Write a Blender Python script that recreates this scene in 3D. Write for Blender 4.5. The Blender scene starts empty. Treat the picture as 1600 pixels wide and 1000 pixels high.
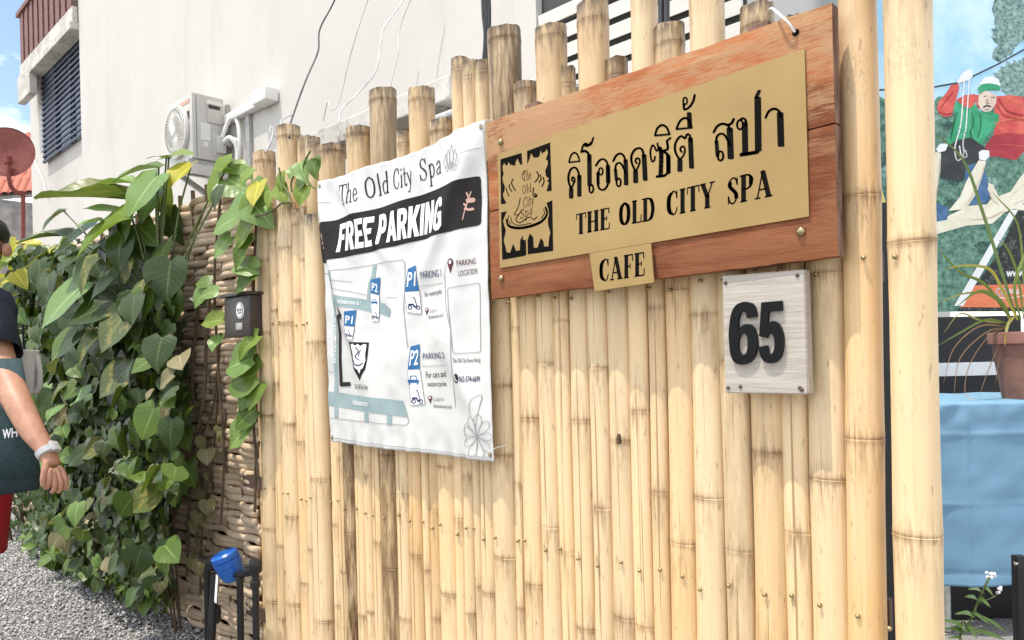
import bpy, bmesh, math, random
import numpy as np
from mathutils import Vector, Matrix, noise
random.seed(11)
R = math.radians
SC = bpy.context.scene
COL = SC.collection

# ------------------------------------------------------------------ camera
# world frame: x runs along the bamboo fence (its near end is +x), y points away
# from the lane through the fence, z is up.  The fence stands on y = 0.
CAM_D, CAM_H, FOC, HOR = 1.30, 1.15, 1155.0, 560.0     # metres, metres, pixels @1600, principal row
TH, RO = math.atan2(1120.0, 1155.0), 0.0245
FW = Vector((-math.sin(TH), math.cos(TH), 0)); RT = Vector((math.cos(TH), math.sin(TH), 0)); UP = Vector((0, 0, 1))
CX = RT*math.cos(RO) - UP*math.sin(RO); CY = UP*math.cos(RO) + RT*math.sin(RO)
CAM = Vector((0, -CAM_D, CAM_H))
cam = bpy.data.cameras.new('camera'); camo = bpy.data.objects.new('camera', cam); COL.objects.link(camo)
m = Matrix((CX, CY, -FW)).transposed().to_4x4(); m.translation = CAM
camo.matrix_world = m
cam.sensor_width = 36; cam.lens = 36*FOC/1600; cam.shift_y = (HOR-500)/1600; cam.clip_start = .05; cam.clip_end = 500
SC.camera = camo

def ray(px, py): return FW + CX*((px-800)/FOC) - CY*((py-HOR)/FOC)
def PY(px, py, y=0.0):                       # point on the plane y = const (parallel to the fence)
    d = ray(px, py); return CAM + d*((y-CAM.y)/d.y)
def PZ(px, py, Z): return CAM + ray(px, py)*Z          # point at a known distance in front of the lens
def PG(px, py, z=0.0):
    d = ray(px, py); return CAM + d*((z-CAM.z)/d.z)

# ------------------------------------------------------------------ light
SUN = Vector((.42, 1.0, -3.0)).normalized()           # direction the light travels
wd = bpy.data.worlds.new('World'); SC.world = wd; wd.use_nodes = True
nt = wd.node_tree; nt.nodes.clear()
wo = nt.nodes.new('ShaderNodeOutputWorld'); bg = nt.nodes.new('ShaderNodeBackground')
sky = nt.nodes.new('ShaderNodeTexSky'); sky.sky_type = 'NISHITA'; sky.sun_disc = False
sky.sun_elevation = math.asin(-SUN.z); sky.sun_rotation = math.atan2(-SUN.x, -SUN.y)
sky.air_density = 1.0; sky.dust_density = .6; sky.ozone_density = 1.0
# broken white cloud over the whole dome
tc = nt.nodes.new('ShaderNodeTexCoord'); mp = nt.nodes.new('ShaderNodeMapping'); mp.inputs['Scale'].default_value = (1, 1, 2.4); mp.inputs['Location'].default_value = (7.7, 7.7, 0)
nz = nt.nodes.new('ShaderNodeTexNoise'); nz.inputs['Scale'].default_value = 2.6; nz.inputs['Detail'].default_value = 7; nz.inputs['Roughness'].default_value = .6
cr = nt.nodes.new('ShaderNodeValToRGB'); cr.color_ramp.elements[0].position = .42; cr.color_ramp.elements[1].position = .58
cr.color_ramp.elements[0].color = (.02, .02, .02, 1); cr.color_ramp.elements[1].color = (.85, .85, .85, 1)
mx = nt.nodes.new('ShaderNodeMix'); mx.data_type = 'RGBA'; mx.inputs[7].default_value = (12.2, 12.1, 11.9, 1)
L = nt.links.new
L(tc.outputs['Generated'], mp.inputs[0]); L(mp.outputs[0], nz.inputs['Vector']); L(nz.outputs[0], cr.inputs[0])
L(cr.outputs[0], mx.inputs[0]); L(sky.outputs[0], mx.inputs[6]); L(mx.outputs[2], bg.inputs[0]); L(bg.outputs[0], wo.inputs[0])
bg.inputs[1].default_value = .15
sl = bpy.data.lights.new('sun', 'SUN'); sl.energy = 3.0; sl.angle = R(.55); sl.color = (1, .94, .83)
so = bpy.data.objects.new('sun', sl); COL.objects.link(so); so.location = (-3, -4, 9)
so.rotation_euler = SUN.to_track_quat('-Z', 'Y').to_euler()
vs = SC.view_settings; vs.view_transform = 'Standard'; vs.look = 'None'; vs.exposure = 0.68; vs.gamma = 1; vs.use_curve_mapping = False

# ------------------------------------------------------------------ object helpers
def tag(o, label=None, cat=None, group=None, kind=None):
    if label: o['label'] = label
    if cat: o['category'] = cat
    if group: o['group'] = group
    if kind: o['kind'] = kind
    return o
def thing(name, loc, label, cat, group=None):
    o = bpy.data.objects.new(name, None); COL.objects.link(o); o.location = loc; o.empty_display_size = .1
    return tag(o, label, cat, group)
def wmat(p):
    return p.matrix_basis.copy() if p.parent is None else wmat(p.parent) @ p.matrix_parent_inverse @ p.matrix_basis
def setpar(o, p):                                  # children keep their world coordinates
    if p is not None:
        o.parent = p; o.matrix_parent_inverse = wmat(p).inverted()
    return o
def mesh(name, vs, fs, mat, smooth=False):
    me = bpy.data.meshes.new(name); me.from_pydata([tuple(v) for v in vs], [], fs)
    if mat: me.materials.append(mat)
    if smooth: me.polygons.foreach_set('use_smooth', [True]*len(me.polygons))
    me.update(); return me
def obj(name, me, parent=None):
    o = bpy.data.objects.new(name, me); COL.objects.link(o); return setpar(o, parent)
def smooth_angle(me, deg=35):
    bm = bmesh.new(); bm.from_mesh(me)
    for f in bm.faces: f.smooth = True
    for e in bm.edges:
        if len(e.link_faces) == 2 and e.calc_face_angle(0) > R(deg): e.smooth = False
    bm.to_mesh(me); bm.free()

class MB:
    """collects shapes (world coordinates) for one mesh object"""
    def __init__(s): s.v = []; s.f = []
    def add(s, v, f):
        n = len(s.v); s.v += [tuple(p) for p in v]; s.f += [tuple(i+n for i in q) for q in f]; return s
    def box(s, c, X, Y, Z, bev=0.0):                # centre, three half-axis vectors
        c, X, Y, Z = Vector(c), Vector(X), Vector(Y), Vector(Z)
        v = [c+a*X+b*Y+d*Z for a in (-1, 1) for b in (-1, 1) for d in (-1, 1)]
        f = [(0, 1, 3, 2), (4, 6, 7, 5), (0, 4, 5, 1), (2, 3, 7, 6), (0, 2, 6, 4), (1, 5, 7, 3)]
        if bev > 0:
            bm = bmesh.new(); bv = [bm.verts.new(p) for p in v]
            for q in f: bm.faces.new([bv[i] for i in q])
            bmesh.ops.recalc_face_normals(bm, faces=bm.faces)
            bmesh.ops.bevel(bm, geom=bm.edges[:], offset=bev, segments=2, affect='EDGES', profile=.6)
            bm.verts.index_update()
            v = [p.co.copy() for p in bm.verts]; f = [[p.index for p in q.verts] for q in bm.faces]; bm.free()
        return s.add(v, f)
    def bx(s, lo, hi, bev=0.0):
        lo, hi = Vector(lo), Vector(hi); h = (hi-lo)/2
        return s.box((lo+hi)/2, (h.x, 0, 0), (0, h.y, 0), (0, 0, h.z), bev)
    def tube(s, pts, rad, n=8, cap=True, flat=None):
        pts = [Vector(p) for p in pts]
        if not hasattr(rad, '__len__'): rad = [rad]*len(pts)
        v = []; f = []; ref = None
        for i, p in enumerate(pts):
            t = (pts[min(i+1, len(pts)-1)]-pts[max(i-1, 0)]).normalized()
            if ref is None: ref = Vector((0, 0, 1)) if abs(t.z) < .9 else Vector((1, 0, 0))
            a = (ref-t*ref.dot(t)).normalized(); b = t.cross(a); ref = a
            for k in range(n):
                an = 2*math.pi*k/n
                v.append(p+(a*math.cos(an)*(flat or 1)+b*math.sin(an))*rad[i])
        for i in range(len(pts)-1):
            for k in range(n):
                f.append((i*n+k, i*n+(k+1) % n, (i+1)*n+(k+1) % n, (i+1)*n+k))
        if cap: f.append(tuple(range(n))[::-1]); f.append(tuple((len(pts)-1)*n+k for k in range(n)))
        return s.add(v, f)
    def lathe(s, o, ax, prof, n=20):               # prof: (distance along the axis, radius)
        o, ax = Vector(o), Vector(ax).normalized()
        a = ax.orthogonal().normalized(); b = ax.cross(a); v = []; f = []
        for h, r in prof:
            for k in range(n):
                an = 2*math.pi*k/n; v.append(o+ax*h+(a*math.cos(an)+b*math.sin(an))*max(r, 1e-4))
        for i in range(len(prof)-1):
            for k in range(n): f.append((i*n+k, i*n+(k+1) % n, (i+1)*n+(k+1) % n, (i+1)*n+k))
        f.append(tuple(range(n))[::-1]); f.append(tuple((len(prof)-1)*n+k for k in range(n)))
        return s.add(v, f)
    def build(s, name, mat, parent=None, smooth=None):
        me = mesh(name, s.v, s.f, mat)
        bm = bmesh.new(); bm.from_mesh(me); bmesh.ops.recalc_face_normals(bm, faces=bm.faces); bm.to_mesh(me); bm.free()
        if smooth: smooth_angle(me, smooth if smooth is not True else 40)
        return obj(name, me, parent)
def spline(P, n=6):                                # Catmull-Rom through points
    P = [Vector(p) for p in P]; Q = [P[0]*2-P[1]]+P+[P[-1]*2-P[-2]]; out = []
    for i in range(1, len(Q)-2):
        a, b, c, d = Q[i-1:i+3]
        for k in range(n):
            t = k/n
            out.append(.5*((2*b)+(c-a)*t+(2*a-5*b+4*c-d)*t*t+(3*b-a-3*c+d)*t**3))
    out.append(P[-1]); return out

# ------------------------------------------------------------------ materials
class NM:
    """small node-material writer"""
    def __init__(s, name, rough=.6, spec=.4, metal=0):
        s.m = bpy.data.materials.new(name); s.m.use_nodes = True; s.t = s.m.node_tree
        s.b = s.t.nodes['Principled BSDF']; s.b.inputs['Roughness'].default_value = rough
        s.b.inputs['Specular IOR Level'].default_value = spec; s.b.inputs['Metallic'].default_value = metal
        s.tc = s.t.nodes.new('ShaderNodeTexCoord')
    def n(s, t, **k):
        x = s.t.nodes.new(t)
        for a, b in k.items(): setattr(x, a, b)
        return x
    def set(s, sock, v):
        if hasattr(v, 'is_output'): s.t.links.new(v, sock)
        elif v is not None:
            if hasattr(sock.default_value, '__len__') and hasattr(v, '__len__') and len(v) == 3 and len(sock.default_value) == 4: v = (*v, 1)
            sock.default_value = v
    def map(s, scale, co='Object', rot=(0, 0, 0)):
        mp = s.n('ShaderNodeMapping'); mp.inputs['Scale'].default_value = scale; mp.inputs['Rotation'].default_value = rot
        s.t.links.new(s.tc.outputs[co], mp.inputs[0]); return mp.outputs[0]
    def noise(s, scale, detail=4, rough=.55, vec=None, dist=0):
        x = s.n('ShaderNodeTexNoise'); x.inputs['Scale'].default_value = scale; x.inputs['Detail'].default_value = detail
        x.inputs['Roughness'].default_value = rough; x.inputs['Distortion'].default_value = dist
        s.t.links.new(vec if vec is not None else s.tc.outputs['Object'], x.inputs['Vector']); return x.outputs[0]
    def vor(s, scale, vec=None, out=0):
        x = s.n('ShaderNodeTexVoronoi'); x.inputs['Scale'].default_value = scale
        s.t.links.new(vec if vec is not None else s.tc.outputs['Object'], x.inputs['Vector']); return x.outputs[out]
    def ramp(s, v, stops):
        x = s.n('ShaderNodeValToRGB'); e = x.color_ramp.elements
        while len(e) < len(stops): e.new(.5)
        for i, (p, c) in enumerate(stops):
            e[i].position = p; e[i].color = (c, c, c, 1) if not hasattr(c, '__len__') else (*c, 1)
        s.set(x.inputs[0], v); return x.outputs[0]
    def mix(s, f, a, b, mode='MIX'):
        x = s.n('ShaderNodeMix', data_type='RGBA', blend_type=mode)
        s.set(x.inputs[0], f); s.set(x.inputs[6], a); s.set(x.inputs[7], b); return x.outputs[2]
    def math(s, op, a, b=None):
        x = s.n('ShaderNodeMath', operation=op); s.set(x.inputs[0], a)
        if b is not None: s.set(x.inputs[1], b)
        return x.outputs[0]
    def attr(s, name, typ='GEOMETRY'):
        x = s.n('ShaderNodeAttribute', attribute_name=name, attribute_type=typ); return x
    def rnd(s): return s.n('ShaderNodeObjectInfo').outputs['Random']
    def bump(s, h, strength=.3, dist=.01):
        x = s.n('ShaderNodeBump'); x.inputs['Strength'].default_value = strength; x.inputs['Distance'].default_value = dist
        s.set(x.inputs['Height'], h); s.t.links.new(x.outputs[0], s.b.inputs['Normal'])
    def col(s, c): s.set(s.b.inputs['Base Color'], c); return s
def flat(name, c, rough=.6, var=.12, scale=30, metal=0, spec=.4, bump=0):
    q = NM(name, rough, spec, metal); v = q.noise(scale, 5)
    q.col(q.mix(q.ramp(v, [(.3, 0), (.7, 1)]), tuple(x*(1-var) for x in c), tuple(min(1, x*(1+var)) for x in c)))
    if bump: q.bump(v, bump, .004)
    return q.m
MT = {}
# bamboo: pale straw skin, long fibres, brown bloom at the joints, grey weathering at the cut tops
q = NM('bamboo', .42, .45)
fib = q.noise(1, 5, .6, q.map((70, 70, 1.6))); fine = q.noise(1, 3, .6, q.map((260, 260, 5))); blot = q.noise(9, 4); big = q.noise(2.2, 3)
age = q.attr('age', 'OBJECT').outputs['Fac']; nd = q.attr('nd').outputs['Fac']; nh = q.attr('nh').outputs['Fac']; tp = q.attr('tp').outputs['Fac']
c = q.ramp(q.rnd(), [(0, (.70, .44, .19)), (.35, (.78, .53, .265)), (.7, (.77, .555, .30)), (1, (.72, .53, .30))])
c = q.mix(q.ramp(big, [(.35, 0), (.7, .55)]), c, (.79, .62, .41))
c = q.mix(q.ramp(fib, [(.54, 0), (.80, .42)]), c, (.56, .34, .14))
c = q.mix(q.ramp(fine, [(.30, .35), (.48, 0)]), c, (.80, .66, .44))
c = q.mix(q.ramp(q.noise(1, 4, .6, q.map((90, 90, 22))), [(.63, 0), (.72, .6)]), c, (.25, .14, .06))     # specks
crack = q.ramp(q.noise(1, 2, .5, q.map((130, 130, .7))), [(.665, 0), (.70, .75)])
c = q.mix(crack, c, (.27, .15, .065))
stain = q.math('MULTIPLY', nh, q.ramp(q.noise(1, 4, .65, q.map((120, 120, 14))), [(.42, 0), (.66, 1)]))
c = q.mix(q.math('MULTIPLY', stain, .95), c, (.25, .135, .06))
c = q.mix(q.math('MULTIPLY', nd, q.ramp(blot, [(.38, .15), (.66, .85)])), c, (.24, .13, .055))
grey = q.math('MULTIPLY', q.ramp(q.noise(1, 3, .5, q.map((8, 8, 2.2))), [(.58, 0), (.70, .55)]), q.ramp(q.noise(1, 5, .75, q.map((150, 150, 70))), [(.46, 0), (.58, 1)]))
c = q.mix(grey, c, (.20, .16, .115))
mould = q.math('MULTIPLY', tp, q.ramp(q.noise(1, 5, .7, q.map((60, 60, 14))), [(.34, 0), (.56, 1)]))
c = q.mix(mould, c, (.06, .045, .03))
dk = q.math('MULTIPLY', age, q.ramp(q.noise(1, 5, .7, q.map((42, 42, 5))), [(.42, 1), (.66, .22)]))
c = q.mix(dk, c, (.115, .058, .016))
q.col(c); q.bump(q.math('ADD', q.math('MULTIPLY', fib, .6), fine), .22, .0025)
q.set(q.b.inputs['Roughness'], q.ramp(blot, [(.3, .36), (.7, .55)])); MT['bamboo'] = q.m
MT['bamboo_in'] = flat('bamboo_inside', (.16, .11, .07), .9)
MT['bud'] = flat('bamboo_bud', (.10, .06, .035), .8, .4, 120, bump=.5)
# old wicker
q = NM('wicker', .7, .3); a = q.noise(1, 5, .6, q.map((9, 90, 90))); b = q.noise(5, 4)
c = q.mix(q.rnd(), (.57, .42, .28), (.65, .50, .355)); c = q.mix(q.ramp(a, [(.45, 0), (.8, .6)]), c, (.22, .14, .08)); c = q.mix(q.ramp(b, [(.5, 0), (.75, .5)]), c, (.43, .36, .28))
q.col(c); q.bump(a, .5, .004); MT['wicker'] = q.m
MT['stake'] = flat('wicker_stake', (.16, .10, .06), .8, .3, 60, bump=.4)
# house walls
q = NM('white_wall', .85, .2); a = q.noise(1.1, 6, .6); b = q.noise(1, 6, .65, q.map((2.2, 2.2, .35))); g = q.noise(45, 4)
c = q.mix(q.ramp(a, [(.35, 0), (.75, 1)]), (.585, .555, .51), (.54, .51, .465)); c = q.mix(q.ramp(b, [(.55, 0), (.8, .45)]), c, (.42, .385, .34))
c = q.mix(q.ramp(q.noise(7, 6, .7), [(.60, 0), (.75, .25)]), c, (.46, .43, .39))
q.col(c); q.bump(q.math('ADD', q.math('MULTIPLY', a, 1.2), q.math('MULTIPLY', g, .5)), .2, .008); MT['wall'] = q.m
q = NM('mossy_concrete', .9, .2); a = q.noise(14, 7, .7); b = q.noise(3, 5)
c = q.mix(q.ramp(b, [(.4, 0), (.7, 1)]), (.62, .59, .54), (.44, .41, .36)); c = q.mix(q.ramp(a, [(.54, 0), (.68, .75)]), c, (.14, .12, .10))
q.col(c); q.bump(a, .5, .01); MT['moss'] = q.m
MT['greywall'] = flat('grey_render', (.36, .34, .32), .9, .35, 6, bump=.3)
MT['browniron'] = flat('brown_painted_iron', (.17, .065, .045), .55, .3, 20)
MT['bluebar'] = flat('dark_blue_iron', (.045, .055, .085), .5, .2, 30)
q = NM('dark_glass', .08, .5); q.col((.02, .028, .05)); MT['glass'] = q.m
MT['curtain'] = flat('curtain', (.55, .57, .60), .9)
MT['acbody'] = flat('ac_enamel', (.50, .475, .43), .45, .05, 8)
MT['acgrill'] = flat('ac_grille', (.66, .64, .59), .5, .05, 8)
MT['acdark'] = flat('ac_inside', (.06, .06, .06), .8)
MT['aclabel'] = flat('ac_label', (.68, .66, .62), .5, .05)
MT['duct'] = flat('duct_white', (.74, .72, .69), .45, .05, 6)
MT['galv'] = flat('galvanised', (.42, .42, .40), .45, .2, 40, metal=.5)
MT['wire'] = flat('wire', (.045, .045, .048), .5)
MT['cablegrey'] = flat('cable_grey', (.52, .51, .50), .5)
MT['string'] = flat('string', (.75, .73, .70), .7)
q = NM('roof_tile', .8, .25); a = q.noise(12, 5); q.col(q.mix(q.ramp(a, [(.35, 0), (.7, 1)]), (.46, .17, .115), (.33, .115, .085))); q.bump(a, .3, .01); MT['tile'] = q.m
MT['dish'] = flat('dish_red', (.20, .045, .033), .5, .15, 12)
# sign timber
q = NM('sign_wood', .75, .15); g = q.noise(1, 6, .65, q.map((4, 40, 45)), 1.2); w = q.noise(1, 5, .65, q.map((3.2, 3.2, 9))); f = q.noise(1, 4, .7, q.map((30, 200, 420)))
base = q.mix(q.ramp(g, [(.35, 0), (.7, 1)]), (.14, .042, .018), (.24, .08, .034))
base = q.mix(q.math('MULTIPLY', q.attr('wear').outputs['Fac'], q.ramp(q.noise(1, 3, .5, q.map((2.2, 2.2, 7))), [(.46, 0), (.58, .9)])), base, (.44, .145, .055))
wear = q.math('MULTIPLY', q.attr('wear').outputs['Fac'], q.ramp(q.math('ADD', q.math('MULTIPLY', w, .66), q.math('MULTIPLY', f, .34)), [(.46, 0), (.54, 1)]))
c = q.mix(wear, base, (.42, .24, .125)); q.col(c); q.bump(q.math('ADD', g, f), .3, .003); MT['signwood'] = q.m
q = NM('sign_wood_end', .8, .2); g = q.noise(1, 6, .7, q.map((60, 60, 14))); q.col(q.mix(q.ramp(g, [(.35, 0), (.65, 1)]), (.10, .045, .03), (.30, .20, .15))); q.bump(g, .8, .008); MT['signend'] = q.m
# brass plate
q = NM('brass_plate', .36, .4, .35); a = q.noise(1, 4, .6, q.map((6, 300, 300))); b = q.noise(4, 4)
q.col(q.mix(q.ramp(b, [(.35, 0), (.7, 1)]), (.33, .21, .075), (.41, .275, .105))); q.bump(a, .06, .001); MT['brass'] = q.m
q = NM('black_enamel', .9, 0.0); q.col((.010, .009, .008)); MT['black'] = q.m
q = NM('black_acrylic', .32, .12); q.col((.008, .008, .009)); MT['acryl'] = q.m
q = NM('whitewashed_ply', .65, .3); g = q.noise(1, 6, .7, q.map((7, 120, 110)), .4); q.col(q.mix(q.ramp(g, [(.3, 0), (.7, 1)]), (.36, .31, .255), (.52, .47, .41))); q.bump(g, .5, .003); MT['ply'] = q.m
q = NM('screw_brass', .3, .5, .85); q.col((.36, .29, .15)); MT['screw'] = q.m
MT['rust'] = flat('rusty_nail', (.09, .055, .04), .7, .4, 200)
# vinyl and print
q = NM('vinyl', .34, .45); a = q.noise(3, 4); q.col(q.mix(q.ramp(a, [(.3, 0), (.7, 1)]), (.575, .565, .54), (.63, .62, .595))); q.bump(q.noise(40, 3), .05, .002); MT['vinyl'] = q.m
def ink(name, c, rough=.6):
    q = NM(name, rough, .06); n_ = q.noise(14, 5, .7); q.col(q.mix(q.ramp(n_, [(.35, 0), (.75, 1)]), c, tuple(min(.85, x*1.15+.008) for x in c))); MT[name] = q.m
for nm, cc in (('ink_black', (.022, .019, .019)), ('ink_white', (.80, .79, .77)), ('ink_teal', (.26, .335, .335)), ('ink_blue', (.035, .13, .29)), ('ink_navy', (.03, .045, .10)),
               ('ink_grey', (.23, .22, .21)), ('ink_pink', (.52, .33, .27)), ('ink_maroon', (.10, .035, .04)), ('ink_line', (.30, .29, .28))): ink(nm, cc)
# ================================================================== SETTING
# ------------------------------------------------------------------ ground
q = NM('gravel_ground', .9, .2); a = q.vor(95); b = q.noise(3, 4); g = q.noise(160, 4)
c = q.mix(q.ramp(g, [(.3, 0), (.7, 1)]), (.20, .195, .19), (.36, .35, .34)); c = q.mix(q.ramp(b, [(.4, 0), (.7, .4)]), c, (.13, .115, .095))
q.col(c); q.bump(a, .8, .012); MT['ground'] = q.m
n = 40; vs_ = []; fs_ = []
for i in range(n+1):
    for k in range(n+1):
        u = (i/n*2-1); w = (k/n*2-1); x = -3+math.copysign(abs(u)**2.2, u)*120; y = math.copysign(abs(w)**2.2, w)*120
        vs_.append((x, y, .012*noise.noise(Vector((x*.8, y*.8, 0)))-.006))
for i in range(n):
    for k in range(n): fs_.append((i*(n+1)+k, (i+1)*(n+1)+k, (i+1)*(n+1)+k+1, i*(n+1)+k+1))
tag(obj('ground', mesh('ground', vs_, fs_, MT['ground'], True)), kind='structure')
# loose stones over the strip of lane that is in view
q = NM('gravel_stone', .85, .25); g = q.noise(420, 3)
c = q.mix(q.ramp(q.noise(70, 1), [(.32, 0), (.68, 1)]), (.22, .215, .21), (.62, .605, .59)); c = q.mix(q.ramp(q.noise(40, 1), [(.55, 0), (.72, .5)]), c, (.22, .18, .14)); q.col(c); MT['stone'] = q.m
rs = np.random.RandomState(3); N = 52000
pos = np.stack([rs.uniform(-6.2, -2.2, N), rs.uniform(-1.9, .15, N), rs.uniform(-.001, .006, N)], 1)
sz = rs.uniform(.0035, .0085, N)*(1+(rs.rand(N) > .94)*.7)
octa = np.array([(1, 0, 0), (-1, 0, 0), (0, 1, 0), (0, -1, 0), (0, 0, 1), (0, 0, -1)], float)
of = np.array([(0, 2, 4), (2, 1, 4), (1, 3, 4), (3, 0, 4), (2, 0, 5), (1, 2, 5), (3, 1, 5), (0, 3, 5)])
V = octa[None]*(rs.uniform(.6, 1.25, (N, 6, 1)))*sz[:, None, None]*np.array([1.2, 1, .75])
an = rs.uniform(0, 6.28, N); ca, sa = np.cos(an)[:, None], np.sin(an)[:, None]
V = np.stack([V[..., 0]*ca-V[..., 1]*sa, V[..., 0]*sa+V[..., 1]*ca, V[..., 2]+V[..., 0]*rs.uniform(-.4, .4, (N, 1))], 2)+pos[:, None]
F = (of[None]+np.arange(N)[:, None, None]*6).reshape(-1, 3)
me = bpy.data.meshes.new('gravel'); me.vertices.add(N*6); me.vertices.foreach_set('co', V.reshape(-1))
me.loops.add(len(F)*3); me.loops.foreach_set('vertex_index', F.reshape(-1)); me.polygons.add(len(F)); me.polygons.foreach_set('loop_start', np.arange(len(F))*3)
me.update(calc_edges=True); me.materials.append(MT['stone'])
tag(obj('gravel', me), 'loose grey gravel chips covering the lane beside the vines', 'gravel', kind='stuff')

# ------------------------------------------------------------------ white house
YW = 1.80
hs = thing('white_house', (-6, YW+1, 0), 'white rendered house with louvred window and brown railed balcony behind the fence', 'house')
xr = -1.50; xc = PY(127, 200, YW).x; ztop = 9.0
MB().bx((xc, YW, 0), (xr, YW+3.2, ztop)).build('wall', MT['wall'], hs)
# far bay, set back a little, holding the window
YB = YW+.16; xe = PY(50, 300, YB).x
MB().bx((xe, YB, 0), (xc-.003, YW+3.2, ztop)).build('bay_wall', MT['wall'], hs)
wl, wr = PY(74, 200, YB).x, xc-.01
zt = PY(127, 68, YB).z; zb = PY(78, 252, YB).z
win = MB().bx((wl, YB-.02, zb), (wr, YB-.004, zt)).build('window', MT['glass'], hs)
MB().bx((wl, YB-.028, zb), (wl+(wr-wl)*.28, YB-.022, zt)).build('curtain', MT['curtain'], win)
nb = 17
for k in range(nb):
    z = zb+(zt-zb)*k/(nb-1); MB().bx((wl-.03, YB-.07, z-.016), (wr, YB-.045, z+.016)).build('window_bar', MT['bluebar'], win)
for t in (0, .29, .62, 1):
    x = wl+(wr-wl)*t; MB().bx((x-.025, YB-.055, zb-.02), (x+.025, YB-.030, zt+.02)).build('mullion', MT['bluebar'], win)
# balcony: sunshade slab over the window, deep fascia at its far end, brown slat railing
YF = 1.70
xs0 = PY(42, 117, YF).x; zs = PY(42, 117, YF).z
MB().bx((xs0, YF, zs), (xc-.004, YB-.003, zs+.10), .01).build('sunshade_slab', MT['moss'], hs)
xo = PY(27, 120, YF).x; zf = PY(28, 163, YF).z
MB().bx((xo, YF-.004, zf), (PY(46, 120, YF).x, YF+.10, zs+.10), .01).build('balcony_beam', MT['moss'], hs)
MB().bx((xo, YF+.101, zs-.05), (xs0-.003, YB+2, zs+.10)).build('balcony_floor', MT['moss'], hs)
zr = PY(30, 20, YF).z
bal = MB().bx((xo+.03, YF+.03, zs+.101), (xc-.01, YF+.09, zs+.30)).build('balcony_kerb', MT['moss'], hs)
x = xo+.04; k = 0
while x < xc-.12:
    MB().bx((x, YF+.04-.014*(k % 2), zs+.302), (x+.105, YF+.065-.014*(k % 2), zr), .004).build('balcony_slat', MT['browniron'], bal); x += .135; k += 1
MB().bx((xo-.02, YF-.0, zr+.002), (xc-.01, YF+.12, zr+.07)).build('handrail', MT['browniron'], bal)
# pillar and white louvre boards at the near end
xp0, xp1 = PY(806, 50, YW-.05).x, PY(840, 50, YW-.05).x
MB().bx((xp0, YW-.06, 0), (xp1, YW-.003, ztop)).build('pilaster', MT['wall'], hs)
lv = MB().bx((xp1+.003, YW-.012, 1.2), (xr-.003, YW-.003, 3.2)).build('louvre_back', MT['acdark'], hs)
q = NM('white_board', .6, .3); g = q.noise(1, 5, .6, q.map((2, 40, 40))); q.col(q.mix(q.ramp(g, [(.4, 0), (.75, .6)]), (.74, .70, .64), (.58, .53, .46))); MT['board'] = q.m
z = 1.30
while z < 3.1:
    MB().box(((xp1+xr)/2, YW-.040, z), ((xr-xp1)/2-.006, 0, 0), (0, .009, .004), (0, -.004, .0345), .002).build('louvre_board', MT['board'], lv); z += .106

# ------------------------------------------------------------------ concrete canopy and shed roof right behind the fence
pL, pR = PY(500, 230, .75), PY(760, 130, .75)
lg = thing('concrete_canopy', (pL.x, .8, 0), 'mould stained white concrete ledge peeping over the bamboo', 'canopy')
MB().bx((pL.x-.05, .74, pL.z-.02), (PY(705, 150, .75).x, 1.35, pL.z+.085), .008).build('slab', MT['moss'], lg)
MB().bx((pL.x+.1, 1.10, 0), (PY(690, 150, 1.1).x, 1.34, pL.z-.022)).build('back_wall', MT['greywall'], lg)
gt = thing('shed_roof', (pR.x, .9, 0), 'grey metal shed roof edge with a gutter behind the bamboo', 'roof')
a0 = PY(690, 178, .62); a1 = PY(790, 128, .62)
MB().box((a0+a1)/2+Vector((0, .3, .03)), ((a1.x-a0.x)/2+.15, 0, 0), (0, .33, .06), (0, 0, .006)).build('roof_sheet', MT['galv'], gt)
MB().tube([a0+Vector((-.1, -.02, -.03)), (a1.x+.2, a0.y-.02, a0.z-.03)], .022, 10).build('gutter', MT['galv'], gt, 40)
MB().bx((a0.x, .75, 0), (a1.x+.1, 1.0, a0.z-.04)).build('shed_wall', MT['greywall'], gt)

# ------------------------------------------------------------------ air conditioner
yf = 1.44; A = PY(299, 143, yf); B = PY(261, 165, yf); zlo = PY(301, 246, yf).z
ac = thing('air_conditioner', (A.x, yf, zlo), 'beige outdoor air conditioner unit on a steel bracket on the white wall', 'air conditioner')
xl, xh = B.x-.02, A.x; y1 = yf+.29; zh = A.z
MB().bx((xl, yf, zlo), (xh, y1, zh), .012).build('body', MT['acbody'], ac, 30)
fc = Vector((xl+.27, yf-.004, (zlo+zh)/2-.01)); fr = .235
fan = MB().lathe(fc, (0, -1, 0), [(0, fr), (.03, fr), (.034, fr-.012), (.012, fr-.02)], 32).build('fan_guard', MT['acgrill'], ac, 40)
MB().lathe(fc+Vector((0, -.008, 0)), (0, -1, 0), [(0, fr-.022), (.002, fr-.022)], 32).build('fan_opening', MT['acdark'], fan)
mb = MB()
for k in range(40):
    t = 2*math.pi*k/40; d = Vector((math.cos(t), 0, math.sin(t))); e = Vector((math.cos(t+.35), 0, math.sin(t+.35)))
    mb.tube([fc+d*.05+Vector((0, -.045, 0)), fc+(d+e)*.5*.14+Vector((0, -.043, 0)), fc+e*(fr-.012)+Vector((0, -.03, 0))], .0035, 4)
for rr in (.10, .16, .21):
    mb.tube([fc+Vector((math.cos(t)*rr, -.040, math.sin(t)*rr)) for t in [i*math.pi/16 for i in range(33)]], .003, 4, False)
mb.build('fan_spokes', MT['acgrill'], fan)
MB().lathe(fc+Vector((0, -.03, 0)), (0, -1, 0), [(0, .05), (.02, .05), (.026, .04)], 16).build('fan_hub', MT['acgrill'], fan, 40)
H = zh-zlo
def acp(name, y0, ya, za, zb_, d, mat, bev=.003): return MB().bx((xh+.001, yf+.29*y0, zlo+H*za), (xh+d, yf+.29*ya, zlo+H*zb_), bev).build(name, mat, ac, 30)
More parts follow.
